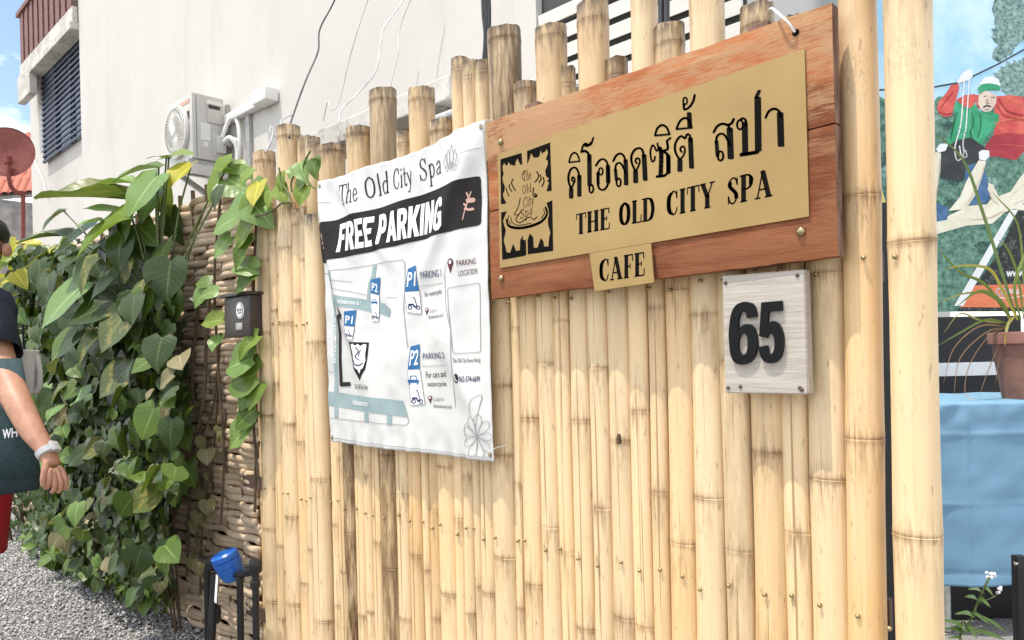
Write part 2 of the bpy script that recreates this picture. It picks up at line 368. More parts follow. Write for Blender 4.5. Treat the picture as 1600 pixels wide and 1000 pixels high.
acp('access_panel', .46, .92, .58, .88, .010, MT['acbody']); acp('handle_lip', .47, .90, .855, .905, .03, MT['acgrill']); acp('handle_recess', .50, .86, .80, .852, .012, MT['acdark'], 0)
acp('valve_cover', .70, .98, .12, .38, .055, MT['acbody'], .012); acp('valve_plate', .62, .99, .08, .43, .008, MT['acbody'])
acp('label', .25, .55, .30, .56, .003, MT['aclabel'], 0); acp('warning_label', .33, .48, .20, .27, .003, MT['aclabel'], 0); acp('corner_seam', .12, .135, .02, .97, .002, MT['acdark'], 0)
MB().bx((xh-.10, yf-.003, zlo+H*.62), (xh-.05, yf-.001, zlo+H*.74)).build('badge', MT['acdark'], ac)
MB().bx((xl+.30, yf-.003, zlo+H*.86), (xh-.04, yf-.001, zlo+H*.92)).build('brand_strip', MT['ink_pink'], ac)
br = MB()
for xx in (xl+.12, xh-.05):
    br.bx((xx-.02, yf-.03, zlo-.05), (xx+.02, YW-.003, zlo-.004)); br.box((xx, (yf+YW)/2+.05, zlo-.16), (.018, 0, 0), (0, .19, -.11), (0, .012, .02)); br.bx((xx-.022, YW-.03, zlo-.36), (xx+.022, YW-.004, zlo+.55))
br.build('bracket', MT['galv'], ac)
pl = MB().bx((xh-.02, yf-.02, zlo-.14), (xh+.004, YW-.05, zlo-.052)).build('bracket_plate', MT['acbody'], ac)
for yy, zz in ((.10, -.095), (.22, -.10)):
    MB().lathe((xh+.004, yf+yy, zlo+zz), (1, 0, 0), [(0, .018), (.003, .018)], 14).build('hole_rim', MT['wall'], pl)
for dy, rr, mt_ in ((.0, .022, 'duct'), (.03, .016, 'cablegrey'), (.05, .012, 'cablegrey')):
    x0 = xh+.05; yv = yf+.29*.9+dy
    MB().tube(spline([(x0, yv, zlo+H*(.30-dy)), (x0+.08, yv+.02, zlo+H*.34), (x0+.12+dy, yv+.06, zlo+H*.2), (x0+.11, yv+.07, zlo-.05), (x0+.08, yv+.08, zlo-.30)], 6), rr, 10).build('hose', MT[mt_], ac, 50)
MB().tube(spline([(xh+.02, y1-.05, zlo+H*.30), (xh+.10, y1, zlo+H*.62), (xh+.20, y1+.02, zlo+H*.62), (xh+.26, y1+.02, zlo+H*.25), (xh+.18, y1+.03, zlo-.1)], 8), .02, 10).build('hose', MT['duct'], ac, 50)
MB().bx((xh+.33, YW-.035, zlo-.5), (xh+.40, YW-.004, zlo+H*.64)).build('steel_channel', MT['galv'], ac)
# white pipe cover running along the wall from the unit
d0 = PY(349, 184, YW-.05); d1 = PY(428, 140, YW-.05)
du = thing('pipe_cover', (d1.x, YW, d1.z), 'white plastic pipe cover running along the house wall above the hoses', 'pipe cover')
MB().bx((d0.x-.2, YW-.075, d1.z-.075), (d1.x-.24, YW-.003, d1.z+.0), .012).build('straight_cover', MT['duct'], du, 30)
MB().bx((d1.x-.245, YW-.13, d1.z-.09), (d1.x, YW-.003, d1.z+.022), .022).build('end_cover', MT['duct'], du, 30)

# ------------------------------------------------------------------ neighbour's roof, dish
rx = thing('tiled_outhouse', PZ(10, 560, 13.5), 'low grey outhouse with red clay tiled roof beyond the white house', 'outhouse')
def onR(px, py, z): return PZ(px, py, z)
c0 = onR(-60, 312, 13.0); c1 = onR(54, 304, 13.0); e0 = onR(-60, 226, 14.6); e1 = onR(51, 236, 14.6)
ux = (c1-c0); up_ = (e0-c0); uN = ux.cross(up_).normalized(); uN = uN if uN.z > 0 else -uN
MB().add([c0, c1, e1, e0, c0-uN*.05, c1-uN*.05, e1-uN*.05, e0-uN*.05], [(0, 1, 2, 3), (7, 6, 5, 4), (0, 4, 5, 1), (1, 5, 6, 2), (2, 6, 7, 3), (3, 7, 4, 0)]).build('roof_deck', MT['greywall'], rx)
tv, tf = [], []
for j in range(5):
    for k in range(5):
        t = k/4*math.pi; tv.append((math.cos(t)*.5, j/4, math.sin(t)*.5))
for j in range(4):
    for k in range(4): tf.append((j*5+k, j*5+k+1, (j+1)*5+k+1, (j+1)*5+k))
tm = mesh('roof_tile', tv, tf, MT['tile'], True)
NC, NR = 9, 5
for i in range(NC):
    for j in range(NR):
        bot = c0+ux*((i+.5)/NC)+up_*(j/NR); top = bot+up_*(1.18/NR)
        Yv = top-bot; Xv = ux/NC*1.02
        o = obj('roof_tile', tm, None); M_ = Matrix((Xv, Yv, uN*.13)).transposed().to_4x4(); M_.translation = bot+uN*(.012+.02*(1))
        o.matrix_basis = M_; o.rotation_euler.x += random.uniform(-.01, .01); setpar(o, rx)
w0 = c0; w1 = c1
MB().bx((min(w0.x, w1.x)-.1, min(w0.y, w1.y)-.02, 0), (max(w0.x, w1.x)-.03, max(w0.y, w1.y)+2.0, min(w0.z, w1.z)-.09)).build('wall', MT['greywall'], rx)
ds = thing('satellite_dish', PZ(14, 300, 10.5), 'round dark red satellite dish on a bent pole above the tiled roof', 'satellite dish')
dc = PZ(12, 240, 10.5); dn = (-FW*1.0+RT*.30+UP*.12).normalized()
back = [(.10-.10*(1-t*t), .36*t) for t in [i/8 for i in range(9)]]
prof = [(.05-.05*(1-(i/8)**2), .36*i/8) for i in range(9)]
MB().lathe(dc, -dn, [(-p[0], p[1]) for p in prof]+[(-.062, .365), (-.05, .352)]+[(-p[0]-.012, p[1]) for p in prof[::-1]][1:], 32).build('reflector', MT['dish'], ds, 40)
pp = [PZ(12, 252, 10.40), PZ(13, 268, 10.38), PZ(16, 288, 10.42), PZ(24, 299, 10.5), PZ(36, 303, 10.6)]
MB().tube(spline(pp, 6)+[PZ(36, 560, 10.6)*1], .03, 8).build('pole', MT['dish'], ds, 50)
MB().lathe(PZ(12, 247, 10.40), (0, 0, 1), [(-.08, .05), (.02, .05), (.03, .03)], 12).build('bracket', MT['dish'], ds, 40)

# ------------------------------------------------------------------ loose wires behind the fence
def wire(px, y, r, mat, label, grp=None, wob=1):
    P = [PY(a, b, yy) for (a, b), yy in zip(px, y if hasattr(y, '__len__') else [y]*len(px))]
    o = MB().tube(spline(P, 8), r, 6).build('wire', MT[mat], None, 60)
    return tag(o, label, 'wire', grp)
wire([(545, -60), (523, 0), (500, 45), (497, 80), (478, 125), (458, 180), (453, 200), (452, 215)], [.9, .8, .7, .6, .45, .3, .1, .06], .004, 'wire', 'dark wire dropping into the hollow bamboo with a side loop')
wire([(458, 178), (440, 188), (438, 206), (428, 212), (422, 205), (424, 197), (427, 205), (423, 222), (415, 238)], [.28, .2, .12, .1, .09, .1, .1, .08, .06], .003, 'cablegrey', 'thin grey curly wire between two bamboo tops')
wire([(648, -50), (630, 0), (602, 40), (594, 70), (588, 110), (560, 145), (535, 170), (528, 195)], [1.5, 1.4, 1.2, 1.1, 1.0, .9, .8, .75], .0045, 'cablegrey', 'grey wire hanging down in front of the wall to the mouldy ledge')
wire([(600, -40), (575, 0), (548, 85), (531, 155), (519, 172), (512, 160), (505, 190)], [1.6, 1.55, 1.5, 1.45, 1.4, 1.4, 1.4], .004, 'cablegrey', 'slack grey wire with a kink near its lower end by the wall')
wire([(668, -40), (642, 0), (625, 45), (622, 85), (610, 135)], [1.7, 1.65, 1.6, 1.55, 1.5], .004, 'cablegrey', 'grey wire hanging straight beside the stained tall bamboo')
for k, (dx, lb) in enumerate(((0, 'black cable nearest the pilaster in the bundle by the stained bamboo'), (5, 'middle black cable of the bundle by the stained bamboo'), (10, 'black cable touching the stained bamboo in the bundle'))):
    wire([(752+dx, -60), (755+dx, 20), (758+dx*.6, 60), (754+dx, 120), (754+dx, 200)], .42+.02*k, .006, 'wire', lb)
wire([(1033, -40), (1034, 60), (1034, 150)], .5, .011, 'wire', 'thick black cable standing behind a short bamboo, against the white boards')
wire([(1042, -40), (1042, 60), (1043, 150)], .5, .009, 'wire', 'thinner black cable beside the thick one against the white boards')
wire([(50, 235), (57, 258), (66, 278), (75, 310)], [YB-.02]*4, .010, 'string', 'white cable crossing the house corner next to the red dish')
# ================================================================== BAMBOO FENCE
random.seed(5)
fence = thing('bamboo_fence', (-1.5, 0, 0), 'pale straw bamboo fence of upright poles with uneven tops carrying signs', 'fence')
def pole_mesh(r, z0, z1, nodes, seed, open_top=True, fl=1.0):
    rg = random.Random(seed); nseg = 18; rows = []
    zs = [z0+(z1-z0)*i/max(2, int((z1-z0)/.07)) for i in range(max(2, int((z1-z0)/.07))+1)]
    zs = [z for z in zs if all(abs(z-n) > .016 for n in nodes)]
    rows = [(z, 1.0) for z in zs]
    for n in nodes:
        if z0+.01 < n < z1-.004:
            rows += [(n-.012, 1.0), (n-.0045, 1.014), (n-.0012, 1.03), (n, .99), (n+.0022, 1.006), (n+.006, 1.018), (n+.014, 1.0)]
    rows = sorted(x for x in rows if x[0] <= z1); v = []; f = []; att = []
    ph = rg.uniform(0, 9); ov = rg.uniform(.95, 1.05)
    for z, k in rows:
        dn = min([abs(z-n) for n in nodes] or [9]); sd = min([z-n for n in nodes if z >= n-.003] or [9]); su = min([n-z for n in nodes if z <= n+.003] or [9])
        rr = r*k*(1-.03*min(1, dn/.1)+.012*math.sin(z*7+ph))
        bx_, by_ = .0018*math.sin(z*3.1+ph), .0015*math.sin(z*4.3+ph*2)
        for i in range(nseg):
            t = 2*math.pi*i/nseg
            v.append((bx_+rr*math.cos(t), by_+rr*math.sin(t)*ov, z+(rg.uniform(-.004, .002) if z == rows[-1][0] and open_top else 0)))
            att.append((math.exp(-(dn/.005)**2), math.exp(-min(sd*2.2, su)/.045), math.exp(-(z1-z)/.05)))
    R_ = len(rows)
    for j in range(R_-1):
        for i in range(nseg): f.append((j*nseg+i, j*nseg+(i+1) % nseg, (j+1)*nseg+(i+1) % nseg, (j+1)*nseg+i))
    mi = [0]*len(f)
    if open_top:                                   # hollow end: rim, inner wall, floor
        b = len(v)
        for dz, kk in ((-.001, .80), (-.05, .78)):
            for i in range(nseg):
                t = 2*math.pi*i/nseg; v.append((r*kk*math.cos(t), r*kk*math.sin(t), z1+dz)); att.append((0, 0, .6))
        top = (R_-1)*nseg
        for i in range(nseg):
            f.append((top+i, top+(i+1) % nseg, b+(i+1) % nseg, b+i)); mi.append(0)
            f.append((b+i, b+(i+1) % nseg, b+nseg+(i+1) % nseg, b+nseg+i)); mi.append(1)
        f.append(tuple(b+nseg+i for i in range(nseg))); mi.append(1)
    else:
        f.append(tuple((R_-1)*nseg+i for i in range(nseg))); mi.append(0)
    f.append(tuple(range(nseg))[::-1]); mi.append(0)
    me = mesh('bamboo_pole', v, f, MT['bamboo'], True); me.materials.append(MT['bamboo_in']); me.polygons.foreach_set('material_index', mi)
    for k, nm in enumerate(('nd', 'nh', 'tp')):
        a = me.attributes.new(nm, 'FLOAT', 'POINT'); a.data.foreach_set('value', [x[k] for x in att])
    bm = bmesh.new(); bm.from_mesh(me)
    for e in bm.edges:
        if len(e.link_faces) == 2 and e.calc_face_angle(0) > R(55): e.smooth = False
    bm.to_mesh(me); bm.free()
    return me
def put_pole(x, y, r, z0, z1, nodes, seed, age=0.0, lean=0.0, name='bamboo_pole', open_top=True, ly=0.0, fy=.88):
    o = obj(name, pole_mesh(r, z0, z1, sorted(nodes), seed, open_top)); o.location = (x, y, 0); o.scale = (1, fy, 1); o.rotation_euler = (ly, lean, random.uniform(-.6, .6)*0)
    o['age'] = age; setpar(o, fence); return o
# front layer.  each row: left px, right px (at image row yy), px rows of the joints, darkness, bud rows
FR = [(415,432,940,(650,829,520),.15,()),(432,442,940,(854,600),.05,()),(442,449,940,(700,894,545),0,(700,)),(449,468,940,(664,810,947,505),.03,(810,)),(468,482,940,(692,913,470),0,(913,)),
 (482,490,940,(620,860),0,()),(490,519,940,(535,751,975),0,()),(519,530,940,(821,600),.05,(821,)),(530,541,940,(894,),.18,(894,)),(541,557,940,(835,),1.0,()),(557,572,940,(715,964),.05,()),(572,583,940,(745,958),0,()),
 (583,598,940,(849,),.05,()),(598,622,900,(712,891),.85,()),(622,641,890,(775,970),0,(775,)),(641,659,890,(870,),.08,()),(659,669,890,(892,),0,(892,)),(669,684,890,(798,968),.2,()),(684,710,890,(730,930),0,(730,)),
 (710,724,890,(),0,()),(724,738,890,(960,),.08,()),(738,749,890,(917,),.12,()),(749,771,890,(928,),.05,()),(771,803,890,(603,712,874),.06,()),(803,817,890,(513,756,952),.05,()),(817,846,890,(655,916),.08,()),
 (846,874,890,(568,826),.06,(568,)),(874,897,930,(501,864),.03,()),(897,926,930,(658,985),.08,(658,)),(926,956,930,(575,796),.03,()),(956,990,930,(690,968),.15,(690,)),(990,1019,930,(643,982),0,()),
 (1019,1045,930,(481,771),.18,()),(1045,1085,930,(452,851),.03,()),(1085,1132,930,(780,),.03,()),(1132,1175,910,(565,),.34,()),(1175,1224,910,(708,),.16,()),(1224,1266,910,(520,),.03,()),(1266,1326,910,(751,),.06,())]
FRX = []
for i, (a, b, yy, nods, age, buds) in enumerate(FR):
    xa, xb = PY(a, yy, 0.0).x, PY(b, yy, 0.0).x
    r = min((xb-xa)/2*1.03, .045); x = (xa+xb)/2; fy_ = random.uniform(.60, .80); y = .012+random.uniform(-.004, .004)
    z1 = random.uniform(1.62, 1.70) if x > -2.1 else PY((a+b)/2-14, random.choice((318, 326, 335, 322)), 0).z
    def zrow(p): return PY((a+b)/2-(yy-p)*.022, p, y-r*fy_).z
    nz_ = [zrow(p) for p in nods]
    # carry the joint rhythm on below and above what is in view
    lo = min(nz_) if nz_ else random.uniform(.2, .5); hi = max(nz_) if nz_ else lo
    step = max(.26, min(.46, (nz_[0]-nz_[-1])/max(1, len(nz_)-1) if len(nz_) > 1 else .36))
    z = lo-step
    while z > .05: nz_.append(z); z -= step*random.uniform(.9, 1.05)
    z = hi+step
    while z < z1-.05: nz_.append(z); z += step*random.uniform(.9, 1.05)
    o = put_pole(x, y, r, -.03, z1, nz_, 100+i, age, random.uniform(-.003, .003), fy=fy_)
    FRX.append((x, y, r, fy_))
    for bp in (buds if i in (30,) else ()):                                # pointed branch scar sitting on the joint
        zb_ = zrow(bp); t = R(random.uniform(-95, -62)); d = Vector((math.cos(t), math.sin(t)*fy_, 0))
        c0 = Vector((x, y, 0))+d*(r*.93)
        v = MB().tube([c0+Vector((0, 0, zb_-.004)), c0+d*.0025+Vector((0, 0, zb_+.004)), c0+d*.002+Vector((0, 0, zb_+.016)), c0+Vector((0, 0, zb_+.012))], [r*.16, r*.20, r*.12, .002], 8).build('branch_bud', MT['bud'], None, 60); setpar(v, o)
# the two big end poles run the full height
def full(pxt, pxb, w, nods, age, y, ytop=-60, seed=1):
    xt, xb_ = PY(pxt, 0, y).x, PY(pxb, 1000, y).x
    zt_, zb_ = PY(pxt, 0, y).z, PY(pxb, 1000, y).z
    r = w/2; x0 = xb_+(xt-xb_)*(0-zb_)/(zt_-zb_); lean = math.atan((xt-xb_)/(zt_-zb_))
    nz_ = [PY(pxt+(pxb-pxt)*p/1000, p, y-r).z for p in nods]
    z = min(nz_)-.4
    while z > .05: nz_.append(z); z -= .36
    nz_.append(max(nz_)+.5)
    return put_pole(x0, y, r, -.03, PY(pxt, ytop, y).z, nz_, seed, age, lean)
wpx = lambda a, b, row, y: PY(b, row, y).x-PY(a, row, y).x
full(1338, 1357, .062, (303, 688), 0, .005, -70, 301)
full(1416, 1439, .071, (375, 843, -60), 0, -.02, -80, 302)
# tall poles behind: centre px, left/right px, row of the top, darkness, joints near the top
BK = [(400,426,238,.05),(396,404,248,.2),(438,468,198,.1),(470,484,212,.12),(482,498,214,.1),(501,537,228,.1),(546,578,201,.1),(577,622,141,.7),(624,644,206,.1),(642,675,141,.05),(675,709,191,.08),(708,732,92,.08),(726,748,95,.05),(745,768,95,.02),
 (768,816,46,.95),(804,841,130,.3),(841,889,42,.2),(868,898,107,.2),(900,950,5,.16),(948,983,92,.7),(983,1026,-60,.05),(1024,1074,40,.2),(1074,1135,-70,.05),(1152,1210,11,.35),(1215,1262,30,.1),(1262,1312,20,.1)]
YBK = .085
for i, (a, b, tpx, age) in enumerate(BK):
    y = YBK+.012*(i % 2); xa, xb = PY(a, max(tpx, 60)+60, y).x, PY(b, max(tpx, 60)+60, y).x
    r = min((xb-xa)/2*.86, .048); x = (xa+xb)/2; z1 = PY((a+b)/2, tpx, y).z
    nds = [z1-random.uniform(.022, .05)]; z = nds[0]-random.uniform(.26, .42)
    while z > .1: nds.append(z); z -= random.uniform(.28, .42)
    put_pole(x, y, r, -.03, z1, nds, 400+i, age, random.uniform(-.004, .004))
# rails the poles are screwed to
for z in (.20, .70, 1.29): MB().bx((-2.78, .036, z-.025), (-.42, .040+.012, z+.025)).build('rail', MT['rust'], fence)
# screws: one shared pan head, two rows
sm = MB().lathe((0, 0, 0), (0, -1, 0), [(-.01, .0022), (0, .0022), (0, .0046), (.0025, .0044), (.0042, .0028), (.0048, .0005)], 10)
smm = mesh('screw', sm.v, sm.f, MT['screw'], True)
for (x, y, r, fy_) in FRX+[(PY(1361, 960, 0).x, .005, .033, .88), (PY(1411, 975, -.02).x, -.02, .033, .88)]:
    for z in (.70, 1.292):
        o = obj('screw', smm); dx = random.uniform(-.5, .35)*r
        o.location = (x+dx, y-fy_*math.sqrt(max(r*r-dx*dx, 1e-6))-.003, z+random.uniform(-.012, .012)); o.rotation_euler = (random.uniform(-.2, .3), 0, random.uniform(-.3, .3))
        o.scale = (.9,)*3; setpar(o, fence)

# ================================================================== WICKER WALL
random.seed(8)
wk = thing('wicker_wall', (-4, .06, 0), 'old brown basketwork wall of thick woven strands behind the vines', 'wall')
XA, XB, PT = -6.4, -2.70, .135; ZT = PY(330, 300, .06).z
TOP = lambda x: ZT
def strand(ph, sd):
    rg = random.Random(sd); pts = []; n = int((XB-XA)/PT*4); k = rg.uniform(0, 9)
    for i in range(n+1):
        x = XA+(XB-XA)*i/n
        pts.append((x, .06+.015*math.cos(math.pi*(x-XA)/PT+ph*math.pi)+.004*noise.noise(Vector((x*6, k, 0))), .006*noise.noise(Vector((x*5, k, 3)))))
    mb = MB().tube(pts, [.0125*(1+.12*noise.noise(Vector((p[0]*4, k, 7)))) for p in pts], 8, flat=1.28)
    me = mesh('wicker_strand', mb.v, mb.f, MT['wicker'], True); return me
MB().bx((XA, .10, 0), (XB, .115, ZT-.02)).build('backing', MT['stake'], wk)  # dark sheet added behind the weave so its gaps stay dark
SM = [[strand(ph, 10*ph+k) for k in range(3)] for ph in (0, 1)]
z = .02; row = 0; bund = 0; left = random.choice((2, 3, 3, 4))
while z < ZT:
    o = obj('wicker_strand', SM[bund % 2][row % 3]); o.location = (random.uniform(-.02, .02), random.uniform(-.003, .003), z); o.rotation_euler = (0, random.uniform(-.002, .002), 0); setpar(o, wk)
    z += .0262; row += 1; left -= 1
    if left == 0: bund += 1; left = random.choice((2, 3, 3, 4))
x = XA+PT*.5
k = 0
while x < XB:
    MB().tube([(x+.02*noise.noise(Vector((x, j, 0))), .06+.004*noise.noise(Vector((x, j, 5))), ZT*1.02*j/8) for j in range(9)], .009, 6).build('wicker_stake', MT['stake'], wk, 60); x += PT; k += 1
# ================================================================== LETTERING TOOLS
def hull(P):
    P = sorted(set((round(p[0], 6), round(p[1], 6)) for p in P))
    def half(P):
        h = []
        for p in P:
            while len(h) > 1 and (h[-1][0]-h[-2][0])*(p[1]-h[-2][1])-(h[-1][1]-h[-2][1])*(p[0]-h[-2][0]) <= 0: h.pop()
            h.append(p)
        return h[:-1]
    return half(P)+half(P[::-1])
def nib(pts, W, t, smooth=5, n=10):                # sweep an elliptic pen along a line -> convex pieces
    P = [Vector((p[0], p[1], 0)) for p in pts]
    if smooth and len(P) > 2: P = spline(P, smooth)
    E = [(W/2*math.cos(2*math.pi*k/n), t/2*math.sin(2*math.pi*k/n)) for k in range(n)]
    if len(P) == 1: P = P*2
    return [hull([(a.x+e[0], a.y+e[1]) for a in (p, q_) for e in E]) for p, q_ in zip(P[:-1], P[1:])]
def ring(cx, cy, rx, ry): return [(cx+rx*math.cos(t), cy+ry*math.sin(t)) for t in [k*math.pi/6 for k in range(13)]]
# a high-contrast display alphabet drawn with the pen: unit cap height, y up.  (advance, [(points, pen width, pen height)])
B_, T_ = .20, .055
def sf(x0, x1, y): return ([(x0, y), (x1, y)], .03, T_)
GL = {
 'T': (.78, [([(.36, .03), (.36, .97)], B_, T_), sf(.22, .50, .03), ([(.04, .97), (.70, .97)], .03, T_), ([(.05, .97), (.04, .74)], .04, .05), ([(.69, .97), (.71, .74)], .04, .05)]),
 'H': (.92, [([(.20, .03), (.20, .97)], B_, T_), ([(.68, .03), (.68, .97)], B_, T_), sf(.05, .35, .03), sf(.05, .35, .97), sf(.53, .83, .03), sf(.53, .83, .97), sf(.2, .68, .5)]),
 'E': (.76, [([(.20, .03), (.20, .97)], B_, T_), sf(.05, .64, .03), sf(.05, .62, .97), sf(.2, .48, .52), ([(.64, .03), (.67, .28)], .05, .05), ([(.62, .97), (.63, .75)], .05, .05), ([(.48, .62), (.48, .42)], .04, .04)]),
 'O': (.90, [([(.43, .97), (.22, .82), (.16, .5), (.22, .18), (.43, .03), (.64, .18), (.70, .5), (.64, .82), (.43, .97)], B_, T_)]),
 'L': (.72, [([(.20, .03), (.20, .97)], B_, T_), sf(.05, .35, .97), sf(.05, .62, .03), ([(.62, .03), (.66, .32)], .05, .05)]),
 'D': (.90, [([(.20, .03), (.20, .97)], B_, T_), ([(.06, .97), (.38, .97), (.60, .86), (.70, .5), (.60, .14), (.38, .03), (.06, .03)], B_*.9, T_)]),
 'C': (.80, [([(.66, .70), (.60, .90), (.43, .97), (.22, .80), (.16, .5), (.22, .2), (.43, .03), (.60, .10), (.68, .30)], .05, .05), ([(.34, .92), (.21, .78), (.17, .5), (.21, .22), (.34, .08)], B_, T_), ([(.66, .95), (.67, .68)], .05, .05)]),
 'I': (.44, [([(.20, .03), (.20, .97)], B_, T_), sf(.05, .35, .03), sf(.05, .35, .97)]),
 'Y': (.86, [([(.14, .97), (.40, .45)], B_, T_), ([(.68, .97), (.42, .45)], .06, .05), ([(.40, .5), (.40, .03)], B_, T_), sf(.0, .3, .97), sf(.55, .8, .97), sf(.26, .55, .03)]),
 'S': (.68, [([(.54, .72), (.48, .90), (.33, .97), (.16, .88), (.14, .70), (.30, .56), (.46, .44), (.52, .26), (.42, .08), (.28, .03), (.14, .12), (.08, .30)], .07, .05), ([(.16, .82), (.17, .66), (.46, .40), (.50, .22)], B_*.85, .08), ([(.55, .95), (.55, .70)], .04, .04), ([(.08, .04), (.08, .3)], .04, .04)]),
 'P': (.78, [([(.20, .03), (.20, .97)], B_, T_), sf(.05, .35, .03), ([(.06, .97), (.40, .97), (.60, .85), (.62, .70), (.54, .54), (.38, .47), (.2, .47)], B_*.6, T_), ([(.57, .84), (.57, .62)], B_*.8, .1)]),
 'A': (.92, [([(.40, .97), (.70, .03)], B_, T_), ([(.38, .93), (.13, .03)], .06, .05), sf(.22, .58, .32), sf(.02, .26, .03), sf(.52, .86, .03)]),
 'F': (.72, [([(.20, .03), (.20, .97)], B_, T_), sf(.05, .35, .03), sf(.05, .60, .97), sf(.2, .46, .5), ([(.60, .97), (.62, .72)], .05, .05), ([(.46, .6), (.46, .4)], .04, .04)]),
 'h': (.56, [([(.12, .03), (.12, 1.0)], .12, .05), ([(.12, .42), (.24, .60), (.38, .60), (.42, .45), (.42, .03)], .09, .05), sf(.03, .2, .03), sf(.34, .5, .03)]),
 'e': (.50, [([(.10, .32), (.36, .36), (.38, .50), (.26, .62), (.12, .50), (.09, .30), (.16, .08), (.28, .03), (.42, .16)], .08, .05)]),
 'l': (.30, [([(.14, .03), (.14, 1.02)], .12, .05), sf(.04, .24, .03)]),
 'd': (.56, [([(.42, 1.02), (.42, .03)], .12, .05), ([(.42, .50), (.28, .62), (.12, .48), (.09, .28), (.16, .08), (.28, .03), (.42, .16)], .09, .05), sf(.42, .52, .03)]),
 'i': (.28, [([(.13, .03), (.13, .60)], .12, .05), ([(.14, .84)], .12, .12), sf(.04, .23, .03)]),
 't': (.38, [([(.17, .86), (.16, .16), (.24, .03), (.34, .10)], .10, .05), sf(.04, .32, .60)]),
 'y': (.50, [([(.08, .60), (.26, .06)], .11, .05), ([(.44, .60), (.24, 0), (.14, -.28), (.02, -.26)], .05, .05)]),
 'p': (.56, [([(.13, .60), (.13, -.34)], .12, .05), ([(.13, .46), (.26, .62), (.40, .52), (.45, .32), (.38, .10), (.26, .03), (.13, .14)], .09, .05), sf(.03, .22, -.34)]),
 'a': (.52, [([(.12, .48), (.22, .61), (.34, .58), (.38, .44), (.38, .10), (.46, .03)], .09, .05), ([(.38, .36), (.20, .30), (.10, .18), (.16, .04), (.28, .05), (.38, .16)], .08, .05)]),
 ' ': (.34, [])}
def serif(word, light=1.0):
    x = 0; out = []
    for ch in word:
        adv, st = GL[ch]
        kk = .62 if light < .9 and ch.isupper() else 1
        for pts, W, t in st: out += nib([(p[0]+x, p[1]) for p in pts], max(W*light*kk, t), t*(light*.5+.5), 5)
        x += adv
    return out, x
_txt = {}
def text2d(body, bold=0.0, extrude=0.0):           # built-in face -> (verts, faces) scaled to a unit box
    key = (body, bold, extrude)
    if key in _txt: return _txt[key]
    cu = bpy.data.curves.new('t', 'FONT'); cu.body = body; cu.offset = bold; cu.resolution_u = 3; cu.extrude = extrude
    ob = bpy.data.objects.new('t', cu); COL.objects.link(ob); dg = bpy.context.evaluated_depsgraph_get(); ev = ob.evaluated_get(dg); me = ev.to_mesh()
    v = [tuple(p.co) for p in me.vertices]; f = [tuple(p.vertices) for p in me.polygons]; ev.to_mesh_clear()
    bpy.data.objects.remove(ob); bpy.data.curves.remove(cu)
    x0, x1 = min(p[0] for p in v), max(p[0] for p in v); y0, y1 = min(p[1] for p in v), max(p[1] for p in v)
    zz = max(1e-6, max(p[2] for p in v))
    _txt[key] = ([((p[0]-x0)/(x1-x0), (p[1]-y0)/(y1-y0), p[2]/zz) for p in v], f); return _txt[key]

